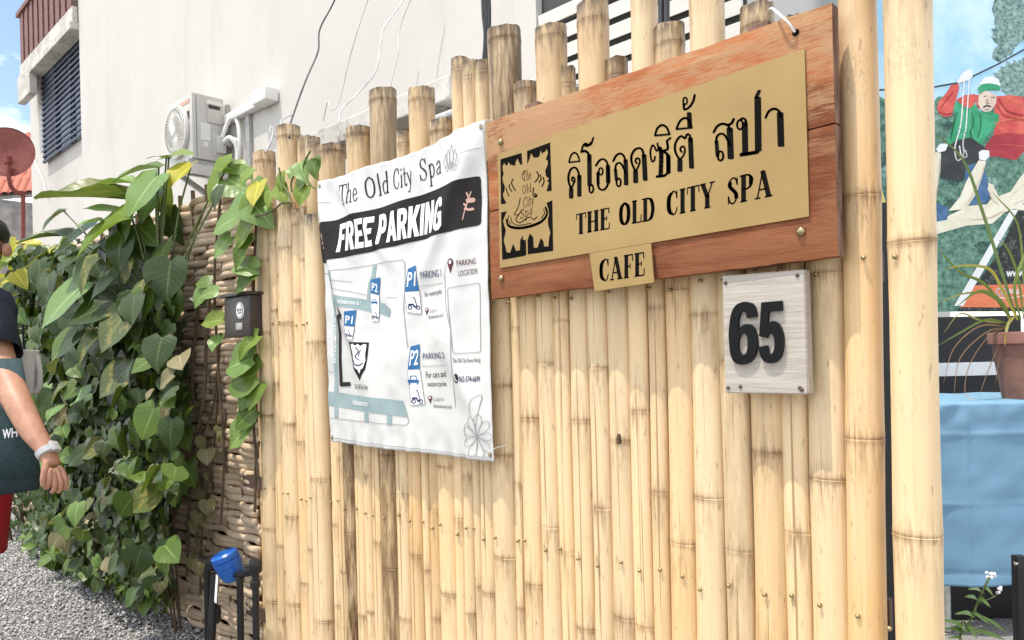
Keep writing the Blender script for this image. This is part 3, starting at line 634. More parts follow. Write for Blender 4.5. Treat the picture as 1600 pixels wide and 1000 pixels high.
# a flat sheet parallel to the fence on which marks are laid out
class Sheet:
    def __init__(s, y, warp=None): s.y = y; s.warp = warp
    def xz(s, p): q_ = PY(p[0], p[1], s.y); return (q_.x, q_.z)
    def out(s, x, z, lift): return (x, s.y-lift+(s.warp(x, z) if s.warp else 0), z)
    def split(s, v2, f, step):
        bm = bmesh.new(); bv = [bm.verts.new((a, b, 0)) for a, b in v2]
        for q_ in f:
            try: bm.faces.new([bv[i] for i in q_])
            except ValueError: pass
        bmesh.ops.triangulate(bm, faces=bm.faces)
        xs = [a for a, b in v2]; zs = [b for a, b in v2]
        for lo, hi, nrm in ((min(xs), max(xs), (1, 0, 0)), (min(zs), max(zs), (0, 1, 0))):
            c_ = math.ceil(lo/step)*step
            while c_ < hi:
                bmesh.ops.bisect_plane(bm, geom=bm.verts[:]+bm.edges[:]+bm.faces[:], plane_co=Vector(nrm)*c_, plane_no=nrm, dist=1e-6); c_ += step
        bm.verts.index_update(); r_ = [(p.co.x, p.co.y) for p in bm.verts], [[p.index for p in q_.verts] for q_ in bm.faces]; bm.free(); return r_
    def make(s, name, v2, f, mat, parent, lift, step=.008):
        if s.warp: v2, f = s.split(v2, f, step)
        me = mesh(name, [s.out(a, b, lift) for a, b in v2], f, mat)
        bm = bmesh.new(); bm.from_mesh(me)
        for q_ in bm.faces:
            q_.normal_update()
            if q_.normal.y > 0: q_.normal_flip()
        bm.to_mesh(me); bm.free()
        if s.warp: me.polygons.foreach_set('use_smooth', [True]*len(me.polygons))
        return obj(name, me, parent)
    def para(s, bl, br, tl): 
        a, b, c_ = Vector(s.xz(bl)), Vector(s.xz(br)), Vector(s.xz(tl)); return lambda u, v: tuple(a+(b-a)*u+(c_-a)*v)
    def text(s, body, bl, br, tl, mat, parent, lift, bold=0.0, name='lettering', step=.008):
        v, f = text2d(body, bold); m_ = s.para(bl, br, tl); return s.make(name, [m_(p[0], p[1]) for p in v], f, mat, parent, lift, step)
    def serif(s, word, bl, br, tl, mat, parent, lift, light=1.0, name='lettering', step=.008):
        pc, w = serif(word, light); m_ = s.para(bl, br, tl); v = []; f = []
        for P in pc: f.append(tuple(range(len(v), len(v)+len(P)))); v += [m_((x-.02)/(w-.06), y) for x, y in P]
        return s.make(name, v, f, mat, parent, lift, step)
    def strokes(s, st, mat, parent, lift, name='lettering', conv=None, step=.008, sm=5):   # st: (points, pen w, pen h) in picture rows
        conv = conv or (lambda p: p); v = []; f = []
        for pts, W, t in st:
            for P in nib(pts, W, t, sm): f.append(tuple(range(len(v), len(v)+len(P)))); v += [s.xz(conv(p)) for p in P]
        return s.make(name, v, f, mat, parent, lift, step)
    def poly(s, pts, mat, parent, lift, name='print', conv=None, step=.008):
        conv = conv or (lambda p: p); v = [s.xz(conv(p)) for p in pts]
        bm = bmesh.new(); bv = [bm.verts.new((a, b, 0)) for a, b in v]; bm.faces.new(bv); bmesh.ops.triangulate(bm, faces=bm.faces)
        bm.verts.index_update(); f = [[p.index for p in q_.verts] for q_ in bm.faces]; bm.free()
        return s.make(name, v, f, mat, parent, lift, step)

# ================================================================== WOODEN SIGN
YS = -.066
sg = thing('wooden_sign', (-1.1, -.05, 1.45), 'weathered red brown two plank signboard with brass plate and black Thai lettering', 'sign')
tl, bl, tr, br_ = PY(763, 190, YS), PY(766, 467, YS), PY(1300, 3, YS), PY(1309, 400, YS)
xL = (tl.x+bl.x)/2; xR = (tr.x+br_.x)/2
sL, sR = PY(763, 331, YS).z, PY(1305, 192, YS).z
def plank(z00, z01, z10, z11, wlo, whi, gap, seed):
    nx, nz_ = 60, 8; v = []; f = []; w = []
    for i in range(nx+1):
        for k in range(nz_+1):
            u = i/nx; t = k/nz_; x = xL+(xR-xL)*u
            a = z00+(z10-z00)*u; b = z01+(z11-z01)*u; z = a+(b-a)*t
            edge = .0022*noise.noise(Vector((x*14, seed, t*3)))+.0012*noise.noise(Vector((x*60, seed, t*3)))
            if k in (0, nz_): z += edge
            v.append((x, YS+.0009*noise.noise(Vector((x*8, z*60, seed)))+(0.002 if k in (0, nz_) else 0), z)); w.append(wlo+(whi-wlo)*t)
    base = len(v)
    for i in range(nx+1):
        for k in range(nz_+1): p = v[i*(nz_+1)+k]; v.append((p[0], YS+.026, p[2])); w.append(.3)
    W_ = nz_+1
    for i in range(nx):
        for k in range(nz_): f.append((i*W_+k, (i+1)*W_+k, (i+1)*W_+k+1, i*W_+k+1)); f.append((base+i*W_+k+1, base+(i+1)*W_+k+1, base+(i+1)*W_+k, base+i*W_+k))
        f.append((i*W_, base+i*W_, base+(i+1)*W_, (i+1)*W_)); f.append((i*W_+nz_, (i+1)*W_+nz_, base+(i+1)*W_+nz_, base+i*W_+nz_))
    ne = len(f)
    for k in range(nz_):
        f.append((k, k+1, base+k+1, base+k)); a_ = nx*W_+k; f.append((a_, base+a_, base+a_+1, a_+1))
    me = mesh('plank', v, f, MT['signwood']); me.materials.append(MT['signend']); me.polygons.foreach_set('material_index', [0]*ne+[1]*(len(f)-ne))
    at = me.attributes.new('wear', 'FLOAT', 'POINT'); at.data.foreach_set('value', w)
    return obj('plank', me, sg)
pu = plank(sL+.0015, tl.z, sR+.0015, tr.z, .7, 1.05, 0, 1); tag(pu, 'upper plank bleached pale along its top')
lo_ = plank(bl.z, sL-.0015, br_.z, sR-.0015, .12, .42, 0, 2); tag(lo_, 'lower plank of darker red brown wood')
bat = MB()
for x in (xL+.12, xR-.14): bat.bx((x-.02, YS+.0265, bl.z+.03), (x+.02, -.015, tl.z+.02))
bat.build('batten', MT['signend'], sg)
SH = Sheet(YS-.0035)
c4 = [PY(*p, YS-.0035) for p in ((778, 240), (781, 419), (1264, 338), (1257, 76))]
pm = MB(); off = [Vector((p.x, 0, p.z)) for p in c4]
pm.add([Vector((p.x, YS-.0035, p.z)) for p in off]+[Vector((p.x, YS-.0013, p.z)) for p in off], [(0, 1, 2, 3), (7, 6, 5, 4), (0, 4, 5, 1), (1, 5, 6, 2), (2, 6, 7, 3), (3, 7, 4, 0)])
plate = pm.build('brass_plate', MT['brass'], sg)
LFT = .0005
za = lambda p: (870+p[0]/4.165, 140+p[1]/4.165); zb2 = lambda p: (1050+p[0]/4.165, 120+p[1]/4.165)
def th(st, cv): return SH.strokes([(p, w*1.12+1, t*1.25) for p, w, t in st], MT['black'], plate, LFT, 'thai_letter', cv)
th([([(147, 692), (147, 560)], 24, 9), ([(147, 580), (143, 545), (128, 513), (108, 508), (88, 525), (76, 565), (79, 605), (93, 645)], 12, 10), ([(94, 704), (94, 645)], 25, 9), ([(94, 645), (108, 615), (117, 592), (113, 575), (103, 570), (98, 585), (104, 597)], 10, 9),
    ([(81, 474), (148, 466)], 8, 9), ([(80, 470), (92, 430), (112, 411), (130, 418), (142, 440), (149, 466)], 9, 10)], za)
th([([(161, 405), (170, 368), (188, 352), (205, 360), (224, 352), (238, 315)], 10, 13), ([(175, 360), (200, 366), (225, 345)], 12, 12), ([(160, 404), (185, 400), (208, 420), (213, 460)], 12, 14), ([(212, 425), (214, 625)], 25, 9), (ring(225, 645, 13, 26), 10, 9)], za)
th([([(255, 495), (275, 465), (300, 452), (325, 470), (335, 520), (336, 600), (320, 640), (298, 653), (275, 640), (266, 600), (268, 540)], 12, 10), ([(333, 495), (335, 605)], 25, 9), ([(268, 540), (270, 615)], 17, 9), (ring(287, 532, 13, 23), 9, 8)], za)
th([([(368, 465), (385, 432), (410, 416), (435, 430), (450, 470)], 12, 11), ([(448, 458), (452, 618)], 25, 9), ([(450, 545), (425, 492), (405, 476), (386, 490), (380, 530)], 11, 10), ([(382, 520), (388, 590)], 18, 9), (ring(403, 604, 14, 26), 10, 9)], za)
th([([(568, 425), (576, 589)], 27, 9), ([(568, 435), (556, 392), (532, 381), (505, 395), (487, 430), (488, 475), (511, 530)], 13, 11), ([(514, 604), (513, 530)], 28, 9), ([(513, 532), (530, 502), (541, 470), (535, 450), (520, 448), (512, 465), (522, 480)], 10, 10)], za)
th([([(640, 436), (634, 462), (620, 466), (612, 440), (610, 400), (622, 364), (636, 372), (648, 398), (660, 385), (656, 350)], 10, 10), ([(668, 375), (680, 420), (676, 560)], 25, 9), ([(650, 566), (700, 560), (722, 540)], 10, 14), ([(724, 545), (728, 480), (722, 425), (690, 400)], 20, 10), ([(690, 400), (722, 385), (718, 340)], 14, 12), ([(716, 335), (740, 315)], 12, 12), ([(726, 430), (727, 540)], 25, 9),
    ([(640, 299), (735, 291)], 8, 11), ([(640, 296), (655, 252), (685, 231), (715, 246), (734, 290)], 12, 12)], za)
th([([(120, 400), (128, 592)], 28, 10), ([(124, 420), (115, 380), (98, 376), (85, 400), (62, 386), (40, 402), (21, 440), (23, 490), (50, 540)], 13, 11), ([(52, 613), (52, 540)], 29, 10), ([(52, 540), (75, 512), (85, 480), (78, 456), (62, 456), (54, 475), (65, 490)], 10, 10),
    ([(30, 341), (130, 331)], 8, 11), ([(30, 338), (50, 292), (80, 269), (108, 280), (128, 325)], 12, 12), ([(116, 325), (112, 236)], 27, 10), (ring(86, 157, 13, 22), 9, 9), ([(76, 175), (82, 212), (112, 198), (138, 160), (148, 118)], 13, 11)], zb2)
th([([(272, 360), (295, 322), (330, 306), (366, 318), (380, 350)], 13, 13), ([(360, 316), (388, 302), (402, 275)], 14, 13), ([(376, 335), (383, 531)], 36, 10), ([(378, 445), (345, 382), (315, 371), (292, 392), (288, 430)], 13, 11), ([(290, 420), (297, 515)], 22, 10), (ring(316, 515, 18, 30), 12, 10)], zb2)
th([(ring(443, 312, 19, 30), 11, 10), ([(443, 280), (462, 270), (480, 285), (480, 320)], 14, 11), ([(474, 300), (477, 500)], 34, 10), ([(445, 508), (500, 500), (562, 488)], 10, 20), ([(562, 480), (558, 135)], 38, 10), ([(548, 135), (568, 92)], 22, 12)], zb2)
th([([(610, 265), (630, 226), (665, 208), (698, 225), (708, 260)], 13, 13), ([(704, 235), (710, 450)], 38, 10)], zb2)
for w_, a_, b_, c_ in (('THE', (900.5, 367), (953.5, 357.5), (900.5, 334.5)), ('OLD', (967, 353.5), (1024, 343.5), (967, 318)), ('CITY', (1041, 339), (1117, 323), (1041, 300.5)), ('SPA', (1136.5, 321), (1207, 306.5), (1136.5, 279))):
    SH.serif(w_, a_, b_, c_, MT['black'], plate, LFT, 1.22)
zl = lambda p: (770+p[0]/5, 215+p[1]/5)
for P in ([(60,170),(225,120),(230,210),(215,210),(205,190),(195,160),(180,185),(175,215),(160,220),(150,210),(135,215),(125,185),(115,215),(100,215),(90,195),(80,215),(75,230),(80,265),(85,285),(75,310),(80,350),(95,380),(90,420),(78,440),(85,470),(100,500),(105,515),(65,520)],
          [(268,105),(448,38),(460,415),(420,420),(440,350),(425,340),(440,320),(415,300),(410,260),(430,210),(430,180),(415,170),(432,120),(420,85),(410,110),(395,115),(385,130),(375,95),(362,150),(340,155),(320,155),(300,120),(285,170),(270,205)],
          [(65,585),(108,575),(95,610),(80,650),(90,690),(102,720),(95,760),(85,800),(95,840),(108,895),(135,900),(160,830),(182,885),(212,880),(215,800),(235,765),(237,800),(258,800),(262,915),(245,925),(75,955)],
          [(272,800),(290,750),(315,775),(320,860),(350,860),(375,785),(395,810),(400,850),(435,850),(440,790),(450,740),(435,690),(430,640),(440,600),(435,560),(420,510),(465,490),(472,885),(275,912)]):
    SH.poly(P, MT['black'], plate, LFT, 'emblem_border', zl)
SH.strokes([([(108, 645), (118, 680), (150, 700), (220, 706), (300, 690), (370, 662), (410, 625), (425, 585), (412, 548)], 14, 22)], MT['black'], plate, LFT, 'emblem_bowl', zl)
for st in (([(125, 610), (118, 640), (140, 675)], 5, 5), ([(395, 560), (405, 590), (380, 630)], 6, 6), ([(140, 620), (150, 660), (200, 685), (300, 668)], 5, 6)): SH.strokes([st], MT['black'], plate, LFT, 'emblem_ripple', zl)
for st in (([(157, 325), (147, 355), (160, 385), (178, 415)], 8, 8), ([(130, 365), (132, 395), (150, 420)], 7, 8), ([(105, 395), (112, 425), (126, 455)], 7, 8), ([(345, 265), (358, 300), (345, 330), (330, 345)], 9, 9), ([(370, 290), (378, 320), (362, 350)], 9, 9), ([(395, 310), (400, 345), (384, 382)], 9, 9)): SH.strokes([st], MT['black'], plate, LFT, 'emblem_steam', zl)
for st in (([(318, 395), (315, 440), (328, 462), (345, 452), (330, 440)], 8, 14), ([(245, 270), (228, 300), (240, 330)], 4, 5), ([(215, 470), (200, 540), (170, 600), (200, 600), (230, 560)], 6, 5), ([(205, 600), (180, 640), (210, 665), (250, 640), (290, 620), (320, 640), (345, 620)], 6, 7)): SH.strokes([st], MT['black'], plate, LFT, 'emblem_flourish', zl)
for w_, a_, b_, c_ in (('The', (235, 345), (300, 325), (235, 262)), ('Old', (228, 445), (300, 425), (228, 375)), ('City', (235, 555), (320, 520), (235, 470)), ('Spa', (215, 640), (310, 600), (215, 565))):
    SH.serif(w_, zl(a_), zl(b_), zl(c_), MT['black'], plate, LFT, .6, 'emblem_lettering')
# screws on the board
bs = MB().lathe((0, 0, 0), (0, -1, 0), [(-.01, .002), (0, .003), (.0005, .008), (.003, .0075), (.006, .004), (.0065, .0005)], 12); bsm = mesh('board_screw', bs.v, bs.f, MT['screw'], True)
for p in ((783, 222), (784, 435), (1252, 362)):
    o = obj('board_screw', bsm); q_ = PY(*p, YS); o.location = (q_.x, YS-.001, q_.z); setpar(o, sg)
w0 = PY(1242, 50, YS-.004)
MB().tube(spline([w0, PY(1232, 36, YS-.012), PY(1215, 20, YS-.01), PY(1205, 13, -.02), PY(1200, 22, .03)], 6), .0022, 6).build('hanging_wire', MT['string'], sg, 60)
MB().lathe((w0.x, YS-.0005, w0.z), (0, -1, 0), [(0, .006), (.0008, .006)], 12).build('wire_hole', MT['black'], sg)

# ------------------------------------------------------------------ small CAFE plate
cf = thing('cafe_plate', (-1.15, YS, 1.3), 'small brass plate reading CAFE hung under the wooden signboard', 'sign')
YC = YS-.010
c4 = [PY(*p, YC) for p in ((921, 396), (929, 455), (1022, 441), (1017, 380))]
MB().add([Vector((p.x, YC, p.z)) for p in c4]+[Vector((p.x, YC+.003, p.z)) for p in c4], [(0, 1, 2, 3), (7, 6, 5, 4), (0, 4, 5, 1), (1, 5, 6, 2), (2, 6, 7, 3), (3, 7, 4, 0)]).build('plate', MT['brass'], cf)
SHC = Sheet(YC); SHC.serif('CAFE', (936, 441), (1008, 430.5), (936, 405.5), MT['black'], cf, LFT, 1.22)
MB().bx((c4[0].x+.02, YC+.0032, c4[0].z-.03), (c4[3].x-.02, YS-.002, c4[0].z-.004)).build('mounting_pad', MT['black'], cf)

# ------------------------------------------------------------------ house number
hn = thing('house_number', (-.75, -.06, 1.2), 'whitewashed plywood plaque with raised black number 65 under the signboard', 'sign')
YN = -.056
c4 = [PY(*p, YN) for p in ((1128, 431), (1133, 614), (1263, 616), (1257, 421))]
pb = MB().add([Vector((p.x, YN, p.z)) for p in c4]+[Vector((p.x, YN+.024, p.z)) for p in c4], [(0, 1, 2, 3), (7, 6, 5, 4), (0, 4, 5, 1), (1, 5, 6, 2), (2, 6, 7, 3), (3, 7, 4, 0)])
pbo = pb.build('panel', MT['ply'], hn)
bm = bmesh.new(); bm.from_mesh(pbo.data); bmesh.ops.bevel(bm, geom=bm.edges[:], offset=.0018, segments=2, affect='EDGES'); bm.to_mesh(pbo.data); bm.free()
def outline(loops, ext):                            # closed outlines (holes allowed) -> solid
    cu = bpy.data.curves.new('d', 'CURVE'); cu.dimensions = '2D'; cu.fill_mode = 'BOTH'; cu.extrude = ext
    for lp in loops:
        sp = cu.splines.new('POLY'); sp.points.add(len(lp)-1); sp.use_cyclic_u = True
        for k, p in enumerate(lp): sp.points[k].co = (p[0], p[1], 0, 1)
    ob = bpy.data.objects.new('d', cu); COL.objects.link(ob); dg = bpy.context.evaluated_depsgraph_get(); ev = ob.evaluated_get(dg); me = ev.to_mesh()
    v = [tuple(p.co) for p in me.vertices]; f = [tuple(p.vertices) for p in me.polygons]; ev.to_mesh_clear(); bpy.data.objects.remove(ob); bpy.data.curves.remove(cu); return v, f
def cs(P, n=5): P = [Vector((p[0], p[1], 0)) for p in P]; return [(p.x, p.y) for p in spline(P, n)]
six = [cs([(.97, .745), (.93, .87), (.80, .965), (.52, 1.0), (.25, .95), (.09, .80), (.02, .55), (.02, .42), (.07, .18), (.22, .04), (.50, 0), (.78, .05), (.94, .18), (.98, .33), (.94, .49), (.80, .61), (.60, .64), (.42, .60), (.33, .53)])+cs([(.33, .56), (.36, .74), (.43, .83), (.52, .85), (.61, .82), (.645, .735)]),
       cs([(.50, .145), (.37, .20), (.335, .33), (.39, .46), (.51, .50), (.63, .46), (.67, .33), (.62, .19), (.50, .145)])[:-1]]
five = [[(.15, .985), (.92, .985), (.92, .83), (.42, .83), (.38, .63)]+cs([(.40, .63), (.58, .675), (.80, .62), (.95, .47), (.97, .30), (.90, .13), (.72, .03), (.47, 0), (.22, .04), (.07, .15), (.03, .27)])+[(.345, .29)]+cs([(.36, .24), (.42, .165), (.50, .145), (.60, .19), (.645, .31), (.60, .44), (.50, .49), (.40, .47), (.345, .41)])+[(.05, .44)]]
for lp, a_, b_, c_ in ((six, (1141.5, 571), (1187, 568), (1140.5, 475)), (five, (1187.5, 568), (1228, 567), (1186.5, 472))):
    v, f = outline(lp, 1.0); SN = Sheet(YN); mm = SN.para(a_, b_, c_)
    vv = []
    for p in v: x, z = mm(p[0], p[1]); vv.append((x, YN-.0038-.0038*p[2]-.0003, z))
    o = obj('digit', mesh('digit', vv, f, MT['acryl']), hn)
    bm = bmesh.new(); bm.from_mesh(o.data); bmesh.ops.recalc_face_normals(bm, faces=bm.faces); bm.to_mesh(o.data); bm.free()
nlm = MB().lathe((0, 0, 0), (0, -1, 0), [(-.004, .003), (0, .0035), (.002, .0032), (.003, .001)], 8); nlm = mesh('nail', nlm.v, nlm.f, MT['rust'], True)
for p in ((1134, 442), (1246, 430), (1138, 606), (1250, 606), (1157, 604), (1253, 609)):
    o = obj('nail', nlm); q_ = PY(*p, YN); o.location = (q_.x, YN, q_.z); setpar(o, hn)
MB().bx((c4[0].x+.02, YN+.0242, c4[1].z+.03), (c4[3].x-.02, -.012, c4[0].z-.03)).build('backing', MT['rust'], hn)
# rusty nail heads in a line where the board hides the rail
# ================================================================== PARKING BANNER
YBN = -.048
bn = thing('parking_banner', (-1.75, -.06, .9), 'white vinyl free parking banner with map tied to the bamboo poles', 'banner')
bTL, bTR, bBL, bBR = (Vector(Sheet(YBN).xz(p)) for p in ((500, 284), (758, 190), (513, 690), (774, 722)))
def warp(x, z):
    u = (x-bTL.x)/(bTR.x-bTL.x); v = (z-bBL.y)/(bTL.y-bBL.y)
    s = 0
    def ridge(x0, z0, x1, z1, w, amp):             # fold along a line, fading to both ends
        d = Vector((x1-x0, z1-z0)); l2 = d.dot(d); t = ((u-x0)*d.x+(v-z0)*d.y)/l2
        k = ((u-x0)*d.y-(v-z0)*d.x)/math.sqrt(l2)
        return -amp*math.exp(-(k/w)**2)*max(0, min(1, t*4+.3))*max(0, min(1, (1-t)*4+.3))
    s += ridge(0, 1, .26, .30, .045, .009)+ridge(.02, .98, .14, .45, .03, .006)+ridge(1, 1, .62, .55, .04, .008)+ridge(.95, .95, .78, .30, .05, .007)
    s += ridge(.0, .92, .40, .05, .05, .007)+ridge(.62, .75, .48, .1, .06, .006)+ridge(1, .05, .70, .45, .05, .007)+ridge(.1, 1, .5, .62, .03, .006)
    s += .0035*math.sin(u*21+2*math.sin(v*4))*math.exp(-((v-.8)/.3)**2)+.004*math.sin(u*9+1.3+v*2)
    s += (.0022*math.sin(u*58+3*math.sin(u*9))+.0018*math.sin(u*97+1))*math.exp(-v/.05)+.002*math.sin(u*70)*math.exp(-(1-v)/.03)
    s += .003*noise.noise(Vector((u*5, v*6, 0)))+.0014*noise.noise(Vector((u*16, v*18, 3)))
    return s*1.35
BS = Sheet(YBN, warp)
nu, nv = 130, 140; v = []; f = []
for i in range(nu+1):
    for k in range(nv+1):
        u, w = i/nu, k/nv
        p = (bBL*(1-u)+bBR*u)*(1-w)+(bTL*(1-u)+bTR*u)*w
        sag = .010*math.sin(math.pi*u)*w**6+.004*math.sin(u*12)*(w**10)+.004*math.sin(math.pi*w)*((1-u)**8-u**8)
        v.append(BS.out(p.x+.0*sag, p.y-sag, 0))
for i in range(nu):
    for k in range(nv): f.append((i*(nv+1)+k, (i+1)*(nv+1)+k, (i+1)*(nv+1)+k+1, i*(nv+1)+k+1))
sheet = obj('vinyl_sheet', mesh('vinyl_sheet', v, f, MT['vinyl'], True), bn)
md = sheet.modifiers.new('thick', 'SOLIDIFY'); md.thickness = .0007; md.offset = -1 if True else 1
z5 = lambda p: (480+.28*p[0], 180+.28*p[1]); z6 = lambda p: (480+.34*p[0], 400+.34*p[1])
IK = MT['ink_black']; l1, l2, l3 = .0012, .0019, .0026
def rrect(a, b, c_, d, r=.10, n=4):                # quad tl,tr,br,bl with rounded corners
    P = [Vector((*x, 0)) for x in (a, b, c_, d)]; out = []
    for i in range(4):
        p, q_, s = P[i-1], P[i], P[(i+1) % 4]; e = (p-q_).normalized()*r; g = (s-q_).normalized()*r
        for k in range(n+1):
            t = k/n; w = q_+e*(1-t)**2+g*t**2; out.append((w.x, w.y))
    return out
BS.poly(rrect((78, 613), (974, 338), (977, 612), (80, 830), 22), IK, bn, l1, 'black_band', z5)
for w_, a_, b_, c_ in (('The', (537, 323), (563, 314.5), (534, 290.5)), ('Old', (571, 312), (605, 301), (568, 279)), ('City', (612, 298), (644, 287.5), (609, 265)), ('Spa', (655, 284), (692, 271.5), (652, 250))):
    BS.serif(w_, a_, b_, c_, IK, bn, l1, .82, 'title')
BLK = {'F': (.70, [[(0,0),(0,1),(.62,1),(.62,.8),(.25,.8),(.25,.6),(.55,.6),(.55,.41),(.25,.41),(.25,0)]]),
 'R': (.76, [[(0,0),(0,1),(.42,1),(.60,.94),(.67,.80),(.66,.62),(.60,.50),(.50,.44),(.71,0),(.44,0),(.29,.38),(.25,.38),(.25,0)], [(.25,.57),(.25,.81),(.36,.81),(.42,.76),(.42,.63),(.36,.57)]]),
 'E': (.70, [[(0,0),(0,1),(.62,1),(.62,.8),(.25,.8),(.25,.6),(.56,.6),(.56,.41),(.25,.41),(.25,.2),(.62,.2),(.62,0)]]),
 'P': (.75, [[(0,0),(0,1),(.42,1),(.60,.93),(.68,.78),(.68,.58),(.60,.42),(.42,.35),(.25,.35),(.25,0)], [(.25,.55),(.25,.81),(.36,.81),(.43,.75),(.43,.61),(.36,.55)]]),
 'A': (.84, [[(0,0),(.27,1),(.53,1),(.80,0),(.54,0),(.49,.2),(.31,.2),(.26,0)], [(.36,.39),(.44,.39),(.40,.68)]]),
 'K': (.80, [[(0,0),(0,1),(.25,1),(.25,.62),(.45,1),(.74,1),(.48,.55),(.76,0),(.47,0),(.31,.34),(.25,.25),(.25,0)]]),
 'I': (.34, [[(0,0),(0,1),(.25,1),(.25,0)]]), 'N': (.79, [[(0,0),(0,1),(.25,1),(.47,.48),(.47,1),(.70,1),(.70,0),(.46,0),(.23,.52),(.23,0)]]),
 'G': (.80, [[(.74,.70),(.70,.88),(.55,1),(.35,1.01),(.12,.90),(.01,.66),(0,.36),(.10,.1),(.33,-.01),(.55,.0),(.74,.12),(.74,.55),(.40,.55),(.40,.38),(.51,.38),(.51,.23),(.42,.18),(.33,.2),(.26,.35),(.26,.66),(.34,.81),(.44,.81),(.49,.70)]]), ' ': (.30, [])}
mm = BS.para((533, 395), (697, 359), (534, 351)); tw = sum(BLK[c_][0] for c_ in 'FREE PARKING')-.06; xx = 0
for ch in 'FREE PARKING':
    if BLK[ch][1]:
        v_, f_ = outline(BLK[ch][1], 0); BS.make('headline_letter', [mm((p[0]+xx)/tw, p[1]) for p in v_], f_, MT['ink_white'], bn, l2, .008)
    xx += BLK[ch][0]
BS.strokes([([(95, 660), (105, 720), (128, 790)], 5, 5), ([(98, 690), (90, 670)], 9, 14), ([(108, 720), (96, 715)], 9, 12), ([(115, 745), (104, 742)], 10, 12), ([(890, 585), (905, 520), (930, 430)], 5, 5), ([(905, 525), (920, 530), (935, 525)], 16, 14), ([(915, 480), (938, 475)], 18, 26), ([(908, 510), (898, 500)], 8, 12), ([(918, 460), (912, 440)], 7, 16)], MT['ink_pink'], bn, l2, 'sprig', z5)
lot = []
for dx, hh in ((0, 95), (-22, 70), (22, 70), (-38, 45), (38, 45)):
    lot += [([(825, 300), (825+dx-14, 300-hh*.5), (825+dx, 265-hh), (825+dx+14, 300-hh*.5), (825, 300)], 3, 3)]
for dx in (-30, -8, 16, 36): lot += [([(825, 265), (825+dx-10, 290), (825+dx, 318), (825+dx+10, 290), (825, 265)], 3, 3)]
for st in (([(885, 220), (985, 185)], 3, 3), ([(85, 497), (135, 487)], 3, 3)): BS.strokes([st], MT['ink_line'], bn, l1, 'rule_line', z5)
BS.strokes(lot, MT['ink_line'], bn, l1, 'lotus_drawing', z5)
fl = []
for a in range(0, 360, 40):
    t = R(a); c_, s_ = math.cos(t), math.sin(t); fl += [([(790, 830), (790+50*c_-18*s_, 830+75*s_+18*c_), (790+72*c_, 830+105*s_), (790+50*c_+18*s_, 830+75*s_-18*c_), (790, 830)], 2.5, 2.5)]
fl += [([(790, 780), (760, 720), (770, 660), (815, 640), (800, 720), (790, 780)], 2.5, 2.5), ([(740, 860), (725, 800), (735, 770), (765, 800)], 2.5, 2.5), ([(790, 780), (815, 640)], 2, 2)]
BS.strokes(fl, MT['ink_line'], bn, l1, 'flower_drawing', z6, sm=4)
TE = MT['ink_teal']
for P in ([(125, 75), (143, 75), (136, 690), (116, 690)], [(143, 178), (300, 205), (360, 218), (385, 248), (380, 282), (335, 262), (143, 224)], [(305, 45), (322, 40), (318, 100), (306, 140), (300, 204), (281, 200), (285, 130), (300, 90)],
          [(90, 622), (445, 665), (465, 740), (92, 686)], [(118, 692), (138, 694), (136, 745), (118, 742)], [(275, 718), (293, 720), (293, 765), (275, 762)], [(375, 730), (397, 733), (395, 778), (375, 775)]): BS.poly(P, TE, bn, l1, 'map_road', z6)
BS.strokes([([(75, 82), (435, 17)], 3, 3), ([(435, 17), (447, 28), (452, 120), (447, 240), (455, 330), (465, 420)], 3, 3), ([(100, 745), (455, 778), (467, 765), (463, 740)], 3, 3), ([(140, 112), (215, 120)], 2.5, 2.5), ([(150, 150), (278, 180)], 2.5, 2.5), ([(372, 190), (418, 192)], 2.5, 2.5), ([(90, 530), (112, 535)], 2.5, 2.5),
            ([(650, 30), (640, 90), (645, 200), (672, 340), (675, 480), (680, 695)], 2.5, 2.5), ([(520, 140), (625, 125)], 2.5, 2.5), ([(520, 507), (650, 502)], 2.5, 2.5),
            ([(656, 155), (662, 148), (792, 124), (800, 130), (804, 435), (796, 442), (690, 448), (682, 440), (656, 155)], 3, 3)], MT['ink_line'], bn, l1, 'map_outline', z6, sm=0)
BS.strokes([([(154, 285), (153, 590), (198, 588)], 15, 20)], IK, bn, l2, 'map_arrow', z6, sm=0)
BS.poly([(160, 230), (190, 272), (172, 300), (172, 285), (148, 292), (148, 275), (170, 265)], IK, bn, l2, 'arrow_head', z6)
def psign(blue, white, lab, lbq):
    BS.poly(rrect(*white, 5), MT['ink_white'], bn, l2, 'sign_panel', z6); BS.poly(blue, MT['ink_blue'], bn, l3-.0003, 'sign_blue', z6)
    BS.strokes([(list(white)+[white[0]], 2, 2)], MT['ink_line'], bn, l2+.0003, 'sign_outline', z6, sm=0)
    BS.text(lab, *[z6(p) for p in lbq], MT['ink_white'], bn, l3+.0003, .012, 'sign_letter', .008)
psign([(204, 256), (240, 248), (238, 325), (204, 320)], [(204, 322), (238, 326), (235, 386), (205, 380)], 'P1', [(210, 310), (232, 312), (210, 275)])
psign([(299, 110), (342, 98), (338, 180), (299, 170)], [(299, 172), (338, 181), (334, 300), (306, 300)], 'P2', [(306, 160), (332, 168), (306, 122)])
psign([(464, 60), (500, 42), (514, 160), (452, 165)], [(453, 166), (514, 161), (519, 266), (464, 258)], 'P1', [(462, 142), (500, 138), (466, 76)])
psign([(476, 416), (512, 405), (513, 520), (467, 522)], [(467, 523), (513, 521), (538, 680), (476, 686)], 'P2', [(474, 504), (507, 500), (478, 434)])
